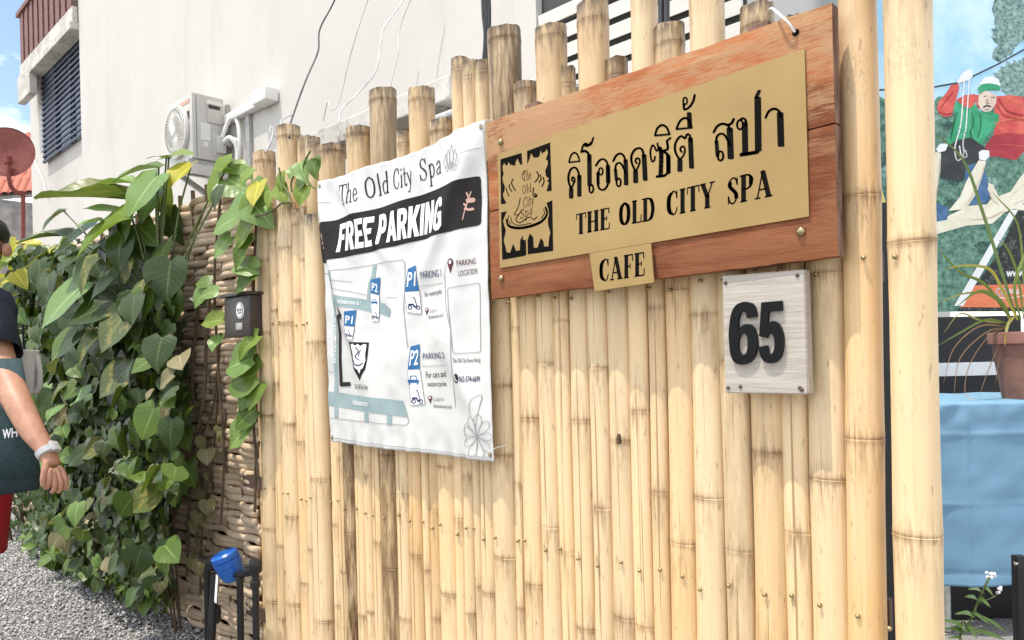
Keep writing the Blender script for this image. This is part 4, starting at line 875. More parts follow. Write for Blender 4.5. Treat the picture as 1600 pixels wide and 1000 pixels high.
def scoot(cx, cy, s): BS.strokes([(ring(cx-11*s, cy+16*s, 5*s, 6*s), 3*s, 3*s), (ring(cx+12*s, cy+16*s, 5*s, 6*s), 3*s, 3*s), ([(cx-14*s, cy+6*s), (cx-2*s, cy+6*s), (cx+2*s, cy+14*s), (cx+10*s, cy+12*s)], 5*s, 6*s), ([(cx+8*s, cy+8*s), (cx+2*s, cy-16*s), (cx-3*s, cy-18*s)], 3*s, 3*s)], MT['ink_navy'], bn, l3, 'scooter_icon', z6, sm=3)
def car(cx, cy, s): BS.strokes([([(cx-13*s, cy+4*s), (cx+13*s, cy+4*s)], 8*s, 12*s), ([(cx-9*s, cy-4*s), (cx-7*s, cy-14*s), (cx+7*s, cy-14*s), (cx+9*s, cy-4*s)], 3*s, 3*s), ([(cx-12*s, cy+13*s)], 5*s, 8*s), ([(cx+12*s, cy+13*s)], 5*s, 8*s)], MT['ink_blue'], bn, l3, 'car_icon', z6, sm=0)
scoot(490, 215, 1.35); scoot(503, 645, 1.45); car(489, 570, 1.35); scoot(220, 355, .8); scoot(320, 272, .8); car(317, 210, .8)
def pin(cx, cy, s):
    BS.poly([(cx+9*s*math.cos(t), cy-8*s+10*s*math.sin(t)) for t in [R(a) for a in range(150, 391, 20)]]+[(cx, cy+18*s)], MT['ink_maroon'], bn, l1, 'map_pin', z6)
    BS.poly([(cx+4*s*math.cos(t), cy-9*s+5*s*math.sin(t)) for t in [R(a) for a in range(0, 360, 30)]], MT['ink_white'], bn, l2, 'pin_centre', z6)
pin(674, 46, 1.9); pin(545, 255, 1.0); pin(560, 660, 1.0)
for tx, a_, b_, c_, mt_, bd in (('PARKING 1', (525, 105), (623, 94), (523, 72), 'ink_navy', .0), ('For motorcycles', (535, 196), (622, 180), (535, 166), 'ink_black', 0), ('Located on', (560, 262), (598, 256), (560, 244), 'ink_grey', 0), ('Ratchadamnoen Soi 8', (555, 290), (636, 280), (555, 272), 'ink_black', 0),
    ('PARKING', (705, 48), (780, 36), (705, 22), 'ink_maroon', .0), ('LOCATION', (710, 95), (787, 82), (710, 69), 'ink_maroon', .0), ('PARKING 2', (525, 475), (645, 471), (525, 447), 'ink_navy', .0), ('For cars and', (540, 561), (637, 556), (540, 532), 'ink_black', .0), ('motorcycles', (548, 607), (637, 605), (548, 578), 'ink_black', .0),
    ('Located on', (575, 668), (622, 665), (575, 650), 'ink_grey', 0), ('Ratchadamnoen Soi 8', (575, 697), (662, 702), (575, 681), 'ink_black', 0), ('The Old City Rooms Parking', (683, 497), (803, 495), (683, 470), 'ink_black', 0), ('062-574-6699', (712, 578), (804, 578), (712, 552), 'ink_navy', .01),
    ('The Old City Spa', (225, 616), (298, 618), (225, 588), 'ink_black', .0), ('Inthawarorot', (218, 683), (298, 691), (218, 657), 'ink_white', .01), ('Ratchadamnoen Soi 1', (175, 217), (255, 228), (175, 196), 'ink_white', .005), ('RATCHADAMNOEN RD. SOI 5', (134, 492), (140, 225), (121, 490), 'ink_white', .01)):
    BS.text(tx, z6(a_), z6(b_), z6(c_), MT[mt_], bn, l3 if mt_ == 'ink_white' else l1, bd, 'caption', .012)
BS.poly([(696+12*math.cos(t), 562+22*math.sin(t)) for t in [R(a) for a in range(0, 360, 30)]], IK, bn, l1, 'phone_badge', z6)
BS.strokes([([(691, 553), (692, 566), (701, 574)], 3.5, 5)], MT['ink_white'], bn, l2, 'phone_glyph', z6, sm=3)
BS.poly([(219, 395), (292, 397), (286, 520), (260, 572), (228, 520)], IK, bn, l1, 'shield', z6)
BS.poly([(228, 408), (236, 402), (244, 412), (254, 404), (262, 414), (274, 404), (284, 408), (280, 450), (283, 480), (277, 514), (268, 520), (262, 540), (252, 522), (238, 515), (232, 490), (235, 455)], MT['ink_white'], bn, l2, 'shield_face', z6)
BS.strokes([([(236, 478), (240, 496), (260, 502), (275, 492)], 4, 6), ([(248, 420), (258, 440), (246, 462), (262, 478)], 4, 4), ([(264, 430), (258, 460)], 3, 4)], MT['ink_navy'], bn, l3, 'shield_bowl', z6, sm=3)
# hem stitching, eyelets, ties
BS.strokes([([(514, 684), (560, 690), (640, 700), (720, 710), (768, 715)], .7, .8)], MT['ink_grey'], bn, l1, 'hem_stitch')
for p in ((754, 199), (768, 710), (504, 292), (517, 684)):
    x, z = Sheet(YBN).xz(p); y = YBN+warp(x, z)
    MB().lathe((x, y-.0012, z), (0, -1, 0), [(0, .006), (.0012, .006), (.0016, .0045)], 14).build('eyelet', MT['screw'], bn, 40)
    MB().tube(spline([(x, y-.003, z), (x+.006, y-.006, z+.01), (x+.012*(1 if p[0] > 600 else -1), YBN+.02, z+.018), (x+.02*(1 if p[0] > 600 else -1), .05, z+.02)], 4), .0013, 5).build('tie', MT['string'], bn, 60)
# ================================================================== PLANTS
random.seed(21)
def leafmat(name, ca, cb, spot, amt, trans=.25):
    q = NM(name, .36, .36); lc = q.attr('lc').outputs['Fac']; lt = q.attr('lt').outputs['Fac']
    ab = q.math('ABSOLUTE', lc)
    c = q.mix(q.rnd(), ca, cb)
    vein = q.math('SINE', q.math('MULTIPLY', q.math('SUBTRACT', lt, q.math('MULTIPLY', ab, .32)), 46.0))
    c = q.mix(q.ramp(vein, [(.80, 0), (1.0, .10)]), c, tuple(min(1, x*1.6+.01) for x in ca))
    vg = q.noise(2.6, 4, .65)
    c = q.mix(q.ramp(vg, [(.62-amt*.3, 0), (.70-amt*.2, .75)]), c, spot)
    c = q.mix(q.ramp(ab, [(.02, .7), (.07, 0)]), c, tuple(min(1, x*1.9+.03) for x in cb))
    q.col(c); q.bump(vein, .10, .003)
    q.set(q.b.inputs['Roughness'], q.ramp(q.noise(20, 2), [(.3, .28), (.7, .5)]))
    tr = q.n('ShaderNodeBsdfTranslucent'); q.set(tr.inputs[0], q.mix(.5, c, (.20, .30, .03))); ms = q.n('ShaderNodeMixShader'); ms.inputs[0].default_value = trans
    q.t.links.new(q.b.outputs[0], ms.inputs[1]); q.t.links.new(tr.outputs[0], ms.inputs[2]); q.t.links.new(ms.outputs[0], q.t.nodes['Material Output'].inputs[0])
    return q.m
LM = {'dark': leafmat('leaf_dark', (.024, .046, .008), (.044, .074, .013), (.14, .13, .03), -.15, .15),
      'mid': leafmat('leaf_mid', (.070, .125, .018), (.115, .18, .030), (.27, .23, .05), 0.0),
      'light': leafmat('leaf_light', (.15, .25, .062), (.20, .31, .085), (.33, .36, .16), .1, .3),
      'lime': leafmat('leaf_lime', (.17, .26, .035), (.22, .30, .05), (.36, .38, .09), .1, .4),
      'yellow': leafmat('leaf_yellow', (.44, .40, .045), (.54, .48, .07), (.60, .55, .16), .1, .4),
      'vari': leafmat('leaf_variegated', (.06, .10, .02), (.10, .13, .03), (.34, .27, .06), .45),
      'dry': leafmat('leaf_dry', (.20, .18, .085), (.26, .22, .11), (.30, .20, .10), .2)}
MT['stem'] = flat('vine_stem', (.10, .13, .04), .6, .3, 60); MT['oldstem'] = flat('old_stem', (.095, .065, .04), .8, .4, 60)
def leaf_geo(seed, wid, fold, droop, wave):
    rg = random.Random(seed); rows = 8; C = (-1, -.55, 0, .55, 1); v = []; at = []; f = []; ph = rg.uniform(0, 6)
    for j in range(rows+1):
        s = j/rows; w = wid*(.20*(1-s)**3+.5*math.sin(math.pi*min(1, s**.62))**.85) if s < 1 else 0.004
        for c in C:
            t = s-.17*abs(c)*(1-s)**3+.02*abs(c)
            z = fold*abs(c)*w-droop*s*s+wave*math.sin(s*9+ph+c*1.5)*abs(c)*(1-s*.5)+.05*(1-s)*(-abs(c)**2)
            v.append((c*w, t, z)); at.append((c, s))
    for j in range(rows):
        for k in range(4): f.append((j*5+k, j*5+k+1, (j+1)*5+k+1, (j+1)*5+k))
    return v, f, at
GEO = [leaf_geo(1, 1.0, .18, .14, .03), leaf_geo(2, .92, .30, .26, .04), leaf_geo(3, .80, .12, .40, .05), leaf_geo(4, 1.05, .35, .10, .06), leaf_geo(5, .58, .25, .30, .03)]
def leaf_mesh(g, mat):
    v, f, at = GEO[g]; me = mesh('leaf', v, f, mat, True)
    for k, nm in enumerate(('lc', 'lt')):
        a = me.attributes.new(nm, 'FLOAT', 'POINT'); a.data.foreach_set('value', [x[k] for x in at])
    return me
LMESH = {(g, k): leaf_mesh(g, m_) for k, m_ in LM.items() for g in range(5)}
def frame(base, tip, nrm, wid=1.0):
    Yv = Vector(tip)-Vector(base); Lg = Yv.length; y = Yv/Lg; n = Vector(nrm); n = (n-y*n.dot(y)).normalized(); x = y.cross(n)
    M_ = Matrix((x*Lg*wid, Yv, n*Lg)).transposed().to_4x4(); M_.translation = base; return M_
def leaf(base, tip, nrm, mat, par, g=None, wid=1.0):
    o = obj('leaf', LMESH[(random.randrange(4) if g is None else g, mat)]); o.matrix_basis = frame(base, tip, nrm, wid); return setpar(o, par)
def leaves_stuff(name, items, mat, par):           # many tiny leaves in one part
    v = []; f = []; at = []
    for base, tip, nrm, g in items:
        M_ = frame(base, tip, nrm); gv, gf, ga = GEO[g]; n = len(v)
        v += [M_ @ Vector(p) for p in gv]; f += [tuple(i+n for i in q_) for q_ in gf]; at += ga
    me = mesh(name, v, f, mat, True)
    for k, nm in enumerate(('lc', 'lt')):
        a = me.attributes.new(nm, 'FLOAT', 'POINT'); a.data.foreach_set('value', [x[k] for x in at])
    return tag(obj(name, me, par), kind='stuff')
OUT = Vector((.25, -1, .55))
def stem(par, pts, r, mat='stem', name='stem'): return MB().tube(spline(pts, 5), r, 6).build(name, MT[mat], par, 60)
def rn(a): return random.uniform(-a, a)
# --- large-leaved climber on top of the wicker wall
v1 = thing('pothos_plant', PG(250, 900), 'large glossy leaved climber spilling over the top of the wicker wall', 'plant')
BIG = [((198, 312), (54, 297), 3.30, 'vari', 3, .36, (.1, -.5, 1)), ((207, 286), (122, 281), 3.35, 'light', 1, .42, (.0, -.7, 1)), ((247, 274), (191, 334), 3.15, 'light', 0, .95, (.2, -1, .6)), ((248, 262), (174, 266), 3.3, 'mid', 1, .45, (.2, -.4, 1)),
       ((264, 246), (231, 236), 3.2, 'mid', 2, .7, (.1, -.6, 1)), ((260, 246), (299, 234), 3.2, 'lime', 0, .6, (.1, -.6, 1)), ((299, 258), (262, 291), 3.12, 'yellow', 3, .9, (.2, -1, .7)), ((362, 250), (313, 308), 2.95, 'lime', 1, .52, (.1, -1, .8)),
       ((350, 262), (395, 268), 2.95, 'lime', 1, .6, (.2, -.6, 1)), ((356, 280), (395, 300), 2.9, 'light', 1, .8, (.2, -1, .8)), ((205, 338), (106, 379), 3.15, 'lime', 1, .55, (.2, -.8, .9)), ((112, 370), (24, 361), 3.6, 'dark', 1, .42, (.1, -.6, 1)),
       ((238, 396), (166, 379), 3.2, 'dark', 3, .62, (.2, -.9, .6)), ((132, 443), (54, 507), 3.35, 'light', 0, .75, (.2, -1, .7)), ((193, 468), (99, 497), 3.25, 'dark', 0, .75, (.2, -1, .7)), ((202, 484), (150, 546), 3.1, 'vari', 0, .85, (.3, -1, .6)), ((153, 404), (114, 452), 3.2, 'vari', 1, .55, (.2, -1, .7)),
       ((187, 424), (124, 456), 3.2, 'mid', 2, .55, (.2, -1, .7)), ((152, 522), (113, 562), 3.2, 'vari', 1, .6, (.3, -1, .6)), ((203, 572), (150, 617), 3.1, 'vari', 0, .9, (.3, -1, .6)), ((185, 330), (130, 320), 3.25, 'light', 0, .6, (.1, -.8, .8)), ((160, 345), (118, 345), 3.2, 'light', 1, .6, (.1, -.8, .9)),
       ((245, 300), (215, 345), 3.2, 'light', 0, .8, (.2, -1, .5)), ((255, 290), (250, 340), 3.25, 'lime', 2, .6, (.3, -1, .4)), ((215, 350), (240, 380), 3.2, 'mid', 1, .7, (.3, -1, .5)), ((130, 395), (85, 420), 3.4, 'dark', 0, .7, (.2, -.8, .8)), ((230, 420), (200, 470), 3.25, 'dark', 0, .8, (.2, -1, .6)), ((260, 330), (270, 375), 3.25, 'dark', 2, .7, (.3, -1, .4)),
       ((160, 470), (130, 440), 3.4, 'dark', 1, .8, (.2, -.8, .8)), ((100, 330), (60, 350), 3.6, 'dark', 1, .6, (.1, -.6, 1)), ((150, 350), (70, 400), 3.5, 'dark', 0, .6, (.2, -.7, 1)), ((228, 500), (250, 560), 3.2, 'dark', 0, .7, (.3, -1, .4)), ((120, 520), (75, 560), 3.4, 'mid', 0, .8, (.3, -1, .6))]
root1 = PY(255, 560, -.06)
for b, t, Z, mt_, g, w, nr in BIG:
    B3 = PZ(*b, Z); T3 = PZ(*t, Z-.06); leaf(B3, T3, nr, mt_, v1, g, w*1.32)
    stem(v1, [root1+Vector((rn(.04), rn(.03), rn(.25))), (root1*.45+B3*.55)+Vector((.03, -.02, .10)), B3], .0038, name='petiole')
for k in range(64):
    px, py = random.uniform(40, 275), random.uniform(330, 580)
    if py < 385 and px < 120: continue
    px, py = px, py; B3 = PY(px, py, random.uniform(-.22, -.06)); d = Vector((rn(.7), rn(.3)-.3, -1+rn(.4))).normalized()*random.uniform(.10, .19)
    leaf(B3, B3+d, OUT+Vector((rn(.5), 0, rn(.4))), random.choice(('dark', 'dark', 'dark', 'mid', 'vari')), v1)
for k in range(4): stem(v1, [(root1.x+rn(.10), -.03+rn(.02), .0), (root1.x+rn(.14), -.05, .5), (root1.x+rn(.10), -.05, 1.1), (root1.x+rn(.16), -.06, 1.75)], .004, 'oldstem', 'vine')
# --- curtain of medium leaves down to the ground
v2 = thing('vine_curtain', PG(170, 905), 'dense curtain of medium dark green vine leaves reaching down to the gravel', 'plant')
def inside(px, py):
    r_ = 268 if py < 560 else (282 if py < 800 else 268)
    lowx = py-900 > (px-130)*.45+5
    return px < r_ and not lowx
cnt = 0
while cnt < 290:
    px, py = random.uniform(62, 285), random.uniform(520, 955)
    if not inside(px, py+18): continue
    B3 = PY(px, py, random.uniform(-.26, -.10) if py > 600 else random.uniform(-.2, -.08)); L_ = random.uniform(.035, .12)*(1 if py > 650 else 1.15)
    if B3.z < .05: continue
    d = Vector((rn(1.3), -.35+rn(.5), -1+rn(.9))).normalized()*L_
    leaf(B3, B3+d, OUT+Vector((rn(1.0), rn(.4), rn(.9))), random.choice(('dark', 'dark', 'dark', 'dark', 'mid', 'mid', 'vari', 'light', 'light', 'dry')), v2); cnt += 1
items = []
while len(items) < 1100:
    px, py = random.uniform(50, 298), random.uniform(470, 960)
    if not inside(px, py+8): continue
    B3 = PY(px, py, random.uniform(-.16, -.02)); d = Vector((rn(.9), -.3+rn(.4), -1+rn(.6))).normalized()*random.uniform(.04, .09)
    if B3.z < .02: continue
    items.append((B3, B3+d, OUT+Vector((rn(.8), rn(.3), rn(.6))), random.randrange(4)))
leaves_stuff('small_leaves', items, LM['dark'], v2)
# ruffled low leaves along the gravel edge
items = []
for k in range(420):
    t = random.random(); px = 55+t*215+rn(14); py = 862+t*85-random.uniform(0, 70); B3 = PG(px, py, random.uniform(.01, .16))
    d = Vector((rn(.9), -.6+rn(.5), rn(.5)-.15)).normalized()*random.uniform(.04, .085); items.append((B3, B3+d, Vector((rn(.5), -.5+rn(.4), 1)), random.randrange(4)))
leaves_stuff('ground_leaves', items, LM['mid'], v2)
for k in range(8):
    x = PY(80+k*27, 800, -.05).x; stem(v2, [(x, -.05, 0), (x+rn(.1), -.07, .4), (x+rn(.1), -.06, .8), (x+rn(.1), -.05, 1.3)], .004, 'oldstem', 'vine')
# the two broad leaves lying at the foot of the curtain
for b, t in (((215, 925), (195, 948)), ((232, 925), (222, 962))): leaf(PZ(*b, 3.12), PZ(*t, 3.05), (.2, -1, .7), 'mid', v2, 0, 1.0)
# --- string of small round leaves and a twisted stem on the wicker
v3 = thing('trailing_vine', PG(285, 960), 'trailing stems of small round leaves and twisted brown stalks against the wicker', 'plant')
for k in range(34):
    px, py = 262+rn(36)-(0 if k % 3 else 20), random.uniform(500, 790); B3 = PY(px, py, random.uniform(-.10, -.02)); L_ = random.uniform(.06, .13)
    d = Vector((rn(.9), -.3+rn(.2), -1+rn(.5))).normalized()*L_; leaf(B3, B3+d, OUT+Vector((rn(.5), 0, rn(.4))), random.choice(('mid', 'light', 'mid', 'dark')), v3)
stem(v3, [PY(330, 430, .02), PY(322, 540, .0), PY(318, 620, -.03), PY(300, 700, -.03), PY(270, 765, -.05), PY(235, 770, -.08)], .007, 'oldstem', 'vine')
stem(v3, [PY(312, 450, .02), PY(300, 600, .0), PY(312, 680, -.02), PY(285, 750, -.03), PY(262, 860, -.04)], .006, 'oldstem', 'vine')
stem(v3, [PY(345, 520, .02), PY(332, 640, .01), PY(300, 720, .0), PY(292, 900, .0)], .005, 'oldstem', 'vine')
# --- withered creeper
v4 = thing('withered_creeper', PG(310, 960), 'withered pale creeper leaves hanging on the wicker above the water meter', 'plant')
for k in range(44):
    t = random.random(); px = 334-t*26+rn(14); py = 640+t*250+rn(12); B3 = PY(px, py, random.uniform(-.03, .03)); d = Vector((rn(.5), -.2, -1+rn(.3))).normalized()*random.uniform(.03, .07)
    leaf(B3, B3+d, OUT+Vector((rn(.9), 0, rn(.5))), 'dry', v4)
stem(v4, [PY(342, 600, .03), PY(332, 720, .02), PY(318, 800, .01), PY(312, 930, .0)], .004, 'oldstem', 'vine')
# --- vine by the letter box and over the fence end
v5 = thing('vine_by_mailbox', PG(385, 980), 'bright green vine climbing between the wicker and the first bamboo pole', 'plant')
for b, t, mt_, w in (((398, 338), (360, 392), 'lime', .55), ((370, 340), (326, 360), 'light', .7), ((360, 370), (330, 402), 'light', .8), ((396, 375), (362, 425), 'mid', .5), ((400, 420), (352, 412), 'light', .5), ((402, 430), (362, 460), 'mid', .55), ((398, 300), (372, 350), 'lime', .6), ((330, 440), (300, 438), 'mid', .8), ((340, 455), (310, 462), 'light', .7),
                   ((325, 445), (300, 480), 'light', .8), ((348, 500), (312, 505), 'lime', .6), ((345, 525), (330, 548), 'light', .8), ((402, 525), (362, 560), 'lime', .6), ((395, 560), (350, 575), 'light', .9), ((400, 585), (350, 600), 'mid', .9), ((392, 610), (360, 640), 'light', .9), ((398, 640), (362, 668), 'mid', .9), ((390, 665), (355, 700), 'light', .8), ((405, 600), (385, 640), 'mid', .8), ((320, 470), (296, 462), 'dark', .9),
                   ((395, 265), (372, 285), 'lime', .7), ((405, 285), (392, 318), 'yellow', .7), ((345, 290), (325, 320), 'dark', .8), ((380, 300), (400, 330), 'light', .8)):
    B3 = PY(*b, -.04); T3 = PY(*t, -.09); leaf(B3, T3, (.3, -1, .55), mt_, v5, None, w*1.1)
for pts in ([(402, 290), (398, 400), (392, 540), (396, 660), (405, 760)], [(345, 300), (335, 430), (340, 560), (350, 700), (345, 820)], [(398, 320), (372, 330), (350, 345)], [(405, 690), (400, 720), (398, 800)]): stem(v5, [PY(*p, -.03) for p in pts], .005, 'oldstem', 'vine')
v6 = thing('vine_on_bamboo', PY(450, 310, -.03), 'young light green vine sprig twining over the bamboo next to the banner', 'plant')
for b, t, mt_, w in (((480, 290), (466, 322), 'lime', 1.0), ((462, 262), (452, 280), 'light', .9), ((470, 255), (474, 280), 'light', .8), ((490, 248), (487, 272), 'mid', 1.0), ((498, 255), (486, 248), 'mid', .9), ((425, 300), (415, 322), 'lime', .9), ((434, 290), (440, 310), 'lime', .8), ((402, 302), (392, 318), 'lime', .9), ((420, 318), (412, 326), 'light', 1), ((476, 276), (460, 300), 'light', .8), ((440, 270), (432, 298), 'lime', .7)):
    leaf(PY(*b, -.05), PY(*t, -.075), (.3, -1, .5), mt_, v6, None, w)
for pts, mt_ in (([(398, 338), (415, 335), (428, 328), (440, 318), (455, 316)], 'oldstem'), ([(436, 262), (440, 285), (450, 300), (456, 318)], 'stem'), ([(500, 296), (488, 292), (478, 276), (474, 262), (478, 248), (485, 236)], 'stem'), ([(456, 300), (455, 285), (462, 270)], 'stem')): stem(v6, [PY(*p, -.055) for p in pts], .003, mt_)
# --- pale bush further down the lane and dark ivy between
v7 = thing('yellow_bush', PG(30, 830), 'yellow green bushy shrub further down the lane beside the walker', 'shrub')
for k in range(170):
    px, py = random.uniform(-20, 135), random.uniform(375, 600); Z = random.uniform(4.6, 5.4); B3 = PZ(px, py, Z); d = Vector((rn(.9), rn(.6)-.3, rn(.8)-.3)).normalized()*random.uniform(.07, .16)
    yl = .75-(py-375)/320-(px-10)/300
    leaf(B3, B3+d, Vector((.5+rn(.5), -.8+rn(.3), 1)), random.choice(('yellow', 'lime', 'yellow')) if random.random() < yl else random.choice(('lime', 'mid', 'light', 'mid', 'dark')), v7)
for b, t in (((110, 385), (28, 398)), ((130, 402), (70, 405)), ((60, 380), (10, 372)), ((90, 415), (150, 425))): leaf(PZ(*b, 4.4), PZ(*t, 4.4), (.2, -.6, 1), 'yellow', v7, 4, .5)
for k in range(6): p = PZ(10+k*22, 560, 5.0); stem(v7, [(p.x, p.y, 0), (p.x+rn(.1), p.y+rn(.05), .5), (p.x+rn(.2), p.y, 1.1)], .012, 'oldstem', 'trunk')
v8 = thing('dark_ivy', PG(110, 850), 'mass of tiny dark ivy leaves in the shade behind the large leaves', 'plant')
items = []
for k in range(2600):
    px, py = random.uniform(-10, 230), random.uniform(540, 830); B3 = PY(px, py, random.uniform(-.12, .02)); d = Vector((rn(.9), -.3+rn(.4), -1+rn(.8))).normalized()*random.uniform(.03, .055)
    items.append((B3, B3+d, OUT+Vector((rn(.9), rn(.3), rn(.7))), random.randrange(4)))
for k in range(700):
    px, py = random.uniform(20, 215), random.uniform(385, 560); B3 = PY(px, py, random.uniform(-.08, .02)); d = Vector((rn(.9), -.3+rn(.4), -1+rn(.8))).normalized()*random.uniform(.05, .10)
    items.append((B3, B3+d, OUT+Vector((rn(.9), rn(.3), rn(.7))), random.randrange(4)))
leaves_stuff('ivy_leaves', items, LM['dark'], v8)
for k in range(5):
    x = PY(60+k*35, 700, -.01).x; stem(v8, [(x, -.02, 0), (x+rn(.1), -.03, .4), (x+rn(.1), -.03, .95)], .008, 'oldstem', 'vine')

# ================================================================== SMALL FIXTURES
# letter box on the wicker
mbx = thing('letter_box', PY(375, 495, -.02), 'small dark brown metal letter box with round white badge on the wicker', 'letter box')
MT['boxbrown'] = flat('box_brown', (.045, .036, .032), .38, .12, 30)
p0, p1 = PY(351, 528, -.06), PY(404, 462, -.06)
bx0, bx1, bz0, bz1 = p0.x, PY(390, 490, -.06).x, p0.z, PY(352, 466, -.06).z
MB().bx((bx0, -.06, bz0), (bx1, .022, bz1), .006).build('box', MT['boxbrown'], mbx, 30)
MB().bx((bx0-.008, -.072, bz1+.001), (bx1+.008, .024, bz1+.012), .003).build('lid', MT['boxbrown'], mbx, 30)
cB = PY(375, 485, -.061)
MB().lathe((cB.x, -.0602, cB.z), (0, -1, 0), [(0, .030), (.0015, .030), (.002, .029)], 28).build('badge', MT['ink_white'], mbx, 40)
MB().lathe((cB.x, -.0624, cB.z), (0, -1, 0), [(0, .026), (.0004, .026)], 28).build('badge_ring', MT['boxbrown'], mbx)
MB().lathe((cB.x, -.0630, cB.z), (0, -1, 0), [(0, .0235), (.0004, .0235)], 28).build('badge_face', MT['ink_white'], mbx)
SB = Sheet(-.0636); bv, bf = text2d('Mail Box', .02)
me = mesh('badge_lettering', [(cB.x-.019+.038*p[0], -.0637, cB.z-.004+.013*p[1]) for p in bv], [q_ for q_ in bf], MT['boxbrown']); obj('badge_lettering', me, mbx)
MB().bx((cB.x-.015, -.0637, cB.z-.012), (cB.x+.015, -.0634, cB.z-.007)).build('badge_bar', MT['boxbrown'], mbx)
cW = PY(374, 510, -.061); MB().bx((cW.x-.026, -.0635, cW.z-.013), (cW.x+.026, -.0605, cW.z+.013), .002).build('label_window', MT['galv'], mbx, 30)
# water meter
wm = thing('water_meter', PG(345, 990), 'blue capped water meter on black pipes at the foot of the wicker', 'water meter')
MT['pipe'] = flat('black_pipe', (.012, .012, .013), .32, .2, 30); MT['mblue'] = flat('meter_blue', (.015, .10, .38), .3, .15, 20); MT['pblue'] = flat('pipe_blue', (.10, .33, .58), .4, .1, 20)
yM = -.10
def pm_(px, py, dy=0): return PY(px, py, yM+dy)
def zdown(p, z=0.0): return Vector((p.x, p.y, z))
c0 = pm_(362, 893); axm = (Vector((-.15, -.35, 1))).normalized()
MB().lathe(c0-axm*.03, axm, [(0, .030), (.012, .040), (.045, .046), (.055, .046), (.058, .049), (.078, .049), (.080, .046), (.084, .049), (.100, .048), (.106, .040), (.107, .001)], 26).build('meter_body', MT['mblue'], wm, 35)
ml = pm_(335, 878, .03); MB().box(ml+Vector((0, 0, .02)), (.055, 0, 0), (0, .045, .01), (0, 0, .006), .003).build('meter_flap', MT['boxbrown'], wm)
MB().tube(spline([pm_(330, 885), pm_(345, 890), pm_(362, 898), pm_(385, 895), pm_(397, 888)], 4), .014, 10).build('meter_pipe', MT['pipe'], wm, 50)
for px, py, rr, dy in ((324, 888, .013, .03), (336, 895, .015, -.02), (375, 900, .012, .03), (399, 890, .012, 0)):
    p = pm_(px, py, dy); b_ = Vector((p.x+.01, p.y-.01, -.02)) if px != 336 else Vector((p.x, p.y-.02, .14))
    MB().tube([p, (p+b_)/2, b_], rr, 10).build('pipe', MT['pipe'], wm, 50)
p = pm_(336, 895, -.02); MB().tube([(p.x, p.y-.02, .14), (p.x+.004, p.y-.025, -.02)], .013, 10).build('blue_pipe', MT['pblue'], wm, 50)
for px, py, rr, hh in ((399, 885, .022, .045), (336, 960, .022, .06), (399, 912, .018, .025), (330, 880, .024, .05), (375, 905, .016, .02), (388, 892, .018, .03)):
    p = pm_(px, py, -.02 if px < 350 else 0); MB().lathe(p-Vector((0, 0, hh/2)), (0, 0, 1), [(0, rr*.85), (hh*.15, rr), (hh*.85, rr), (hh, rr*.85)], 8).build('fitting', MT['pipe'], wm, 30)
p = pm_(397, 880); MB().tube([p, pm_(380, 881)], .006, 8).build('tap_spindle', MT['screw'], wm, 40)
p = pm_(338, 920, -.045); MB().box(p, (.013, -.002, 0), (0, .0012, 0), (.010, 0, .052), .001).build('paper_tag', MT['ink_white'], wm)
cb = thing('concrete_block', PG(335, 985), 'small mossy concrete block half buried in gravel under the water meter', 'block')
p = PG(328, 972); MB().box(p+Vector((.02, .06, .03)), (.10, .02, 0), (-.01, .05, 0), (0, 0, .06), .008).build('block', MT['moss'], cb, 30)
# ================================================================== WALKER (cropped by the picture edge)
random.seed(4)
ZP = 2.75
S = ZP/FOC                                           # metres per picture pixel at the walker
def pp_(px, py, dz=0.0): return PZ(px, py, ZP+dz)
q = NM('skin', .5, .35); a = q.noise(30, 4); q.col(q.mix(q.ramp(a, [(.35, 0), (.7, 1)]), (.37, .185, .115), (.47, .25, .165))); q.b.inputs['Subsurface Weight'].default_value = .12; q.b.inputs['Subsurface Radius'].default_value = (.012, .005, .003); q.bump(q.noise(180, 4), .25, .002); MT['skin'] = q.m
MT['navy'] = flat('navy_cotton', (.018, .021, .034), .85, .25, 40, bump=.3); MT['tealbag'] = flat('teal_canvas', (.022, .048, .052), .8, .25, 60, bump=.4); MT['tealhem'] = flat('teal_hem', (.012, .026, .030), .8, .2, 60)
MT['redshorts'] = flat('red_cotton', (.40, .014, .022), .8, .2, 50, bump=.3); MT['hair'] = flat('black_hair', (.012, .010, .009), .5, .4, 200, bump=.6)
MT['strap'] = flat('silicone_grey', (.40, .40, .40), .5, .1, 20); MT['cupwhite'] = flat('cup_paper', (.62, .57, .52), .6, .08, 20); MT['shoe'] = flat('shoe_grey', (.25, .25, .26), .7)
per = thing('person', PZ(-60, 560, ZP)*1 - Vector((0, 0, CAM_H)), 'walker in navy shirt and red shorts with wrist watch passing the vines', 'person')
per.location.z = 0
def skin_body(name, verts, edges, radii, mat, parent, levels=2, rootv=0):
    me = bpy.data.meshes.new(name); me.from_pydata([tuple(v) for v in verts], edges, []); o = bpy.data.objects.new(name, me); COL.objects.link(o)
    o.modifiers.new('skin', 'SKIN'); sv = me.skin_vertices[0].data if me.skin_vertices else None
    if sv is None:
        bm = bmesh.new(); bm.from_mesh(me); bm.verts.layers.skin.verify(); bm.to_mesh(me); bm.free(); sv = me.skin_vertices[0].data
    for i, r in enumerate(radii): sv[i].radius = r if hasattr(r, '__len__') else (r, r); sv[i].use_root = (i == rootv)
    sm_ = o.modifiers.new('sub', 'SUBSURF'); sm_.levels = levels; sm_.render_levels = levels
    dg = bpy.context.evaluated_depsgraph_get(); nm = bpy.data.meshes.new_from_object(o.evaluated_get(dg)); bpy.data.objects.remove(o)
    nm.name = name; nm.materials.clear(); nm.materials.append(mat); nm.polygons.foreach_set('use_smooth', [True]*len(nm.polygons))
    return obj(name, nm, parent)
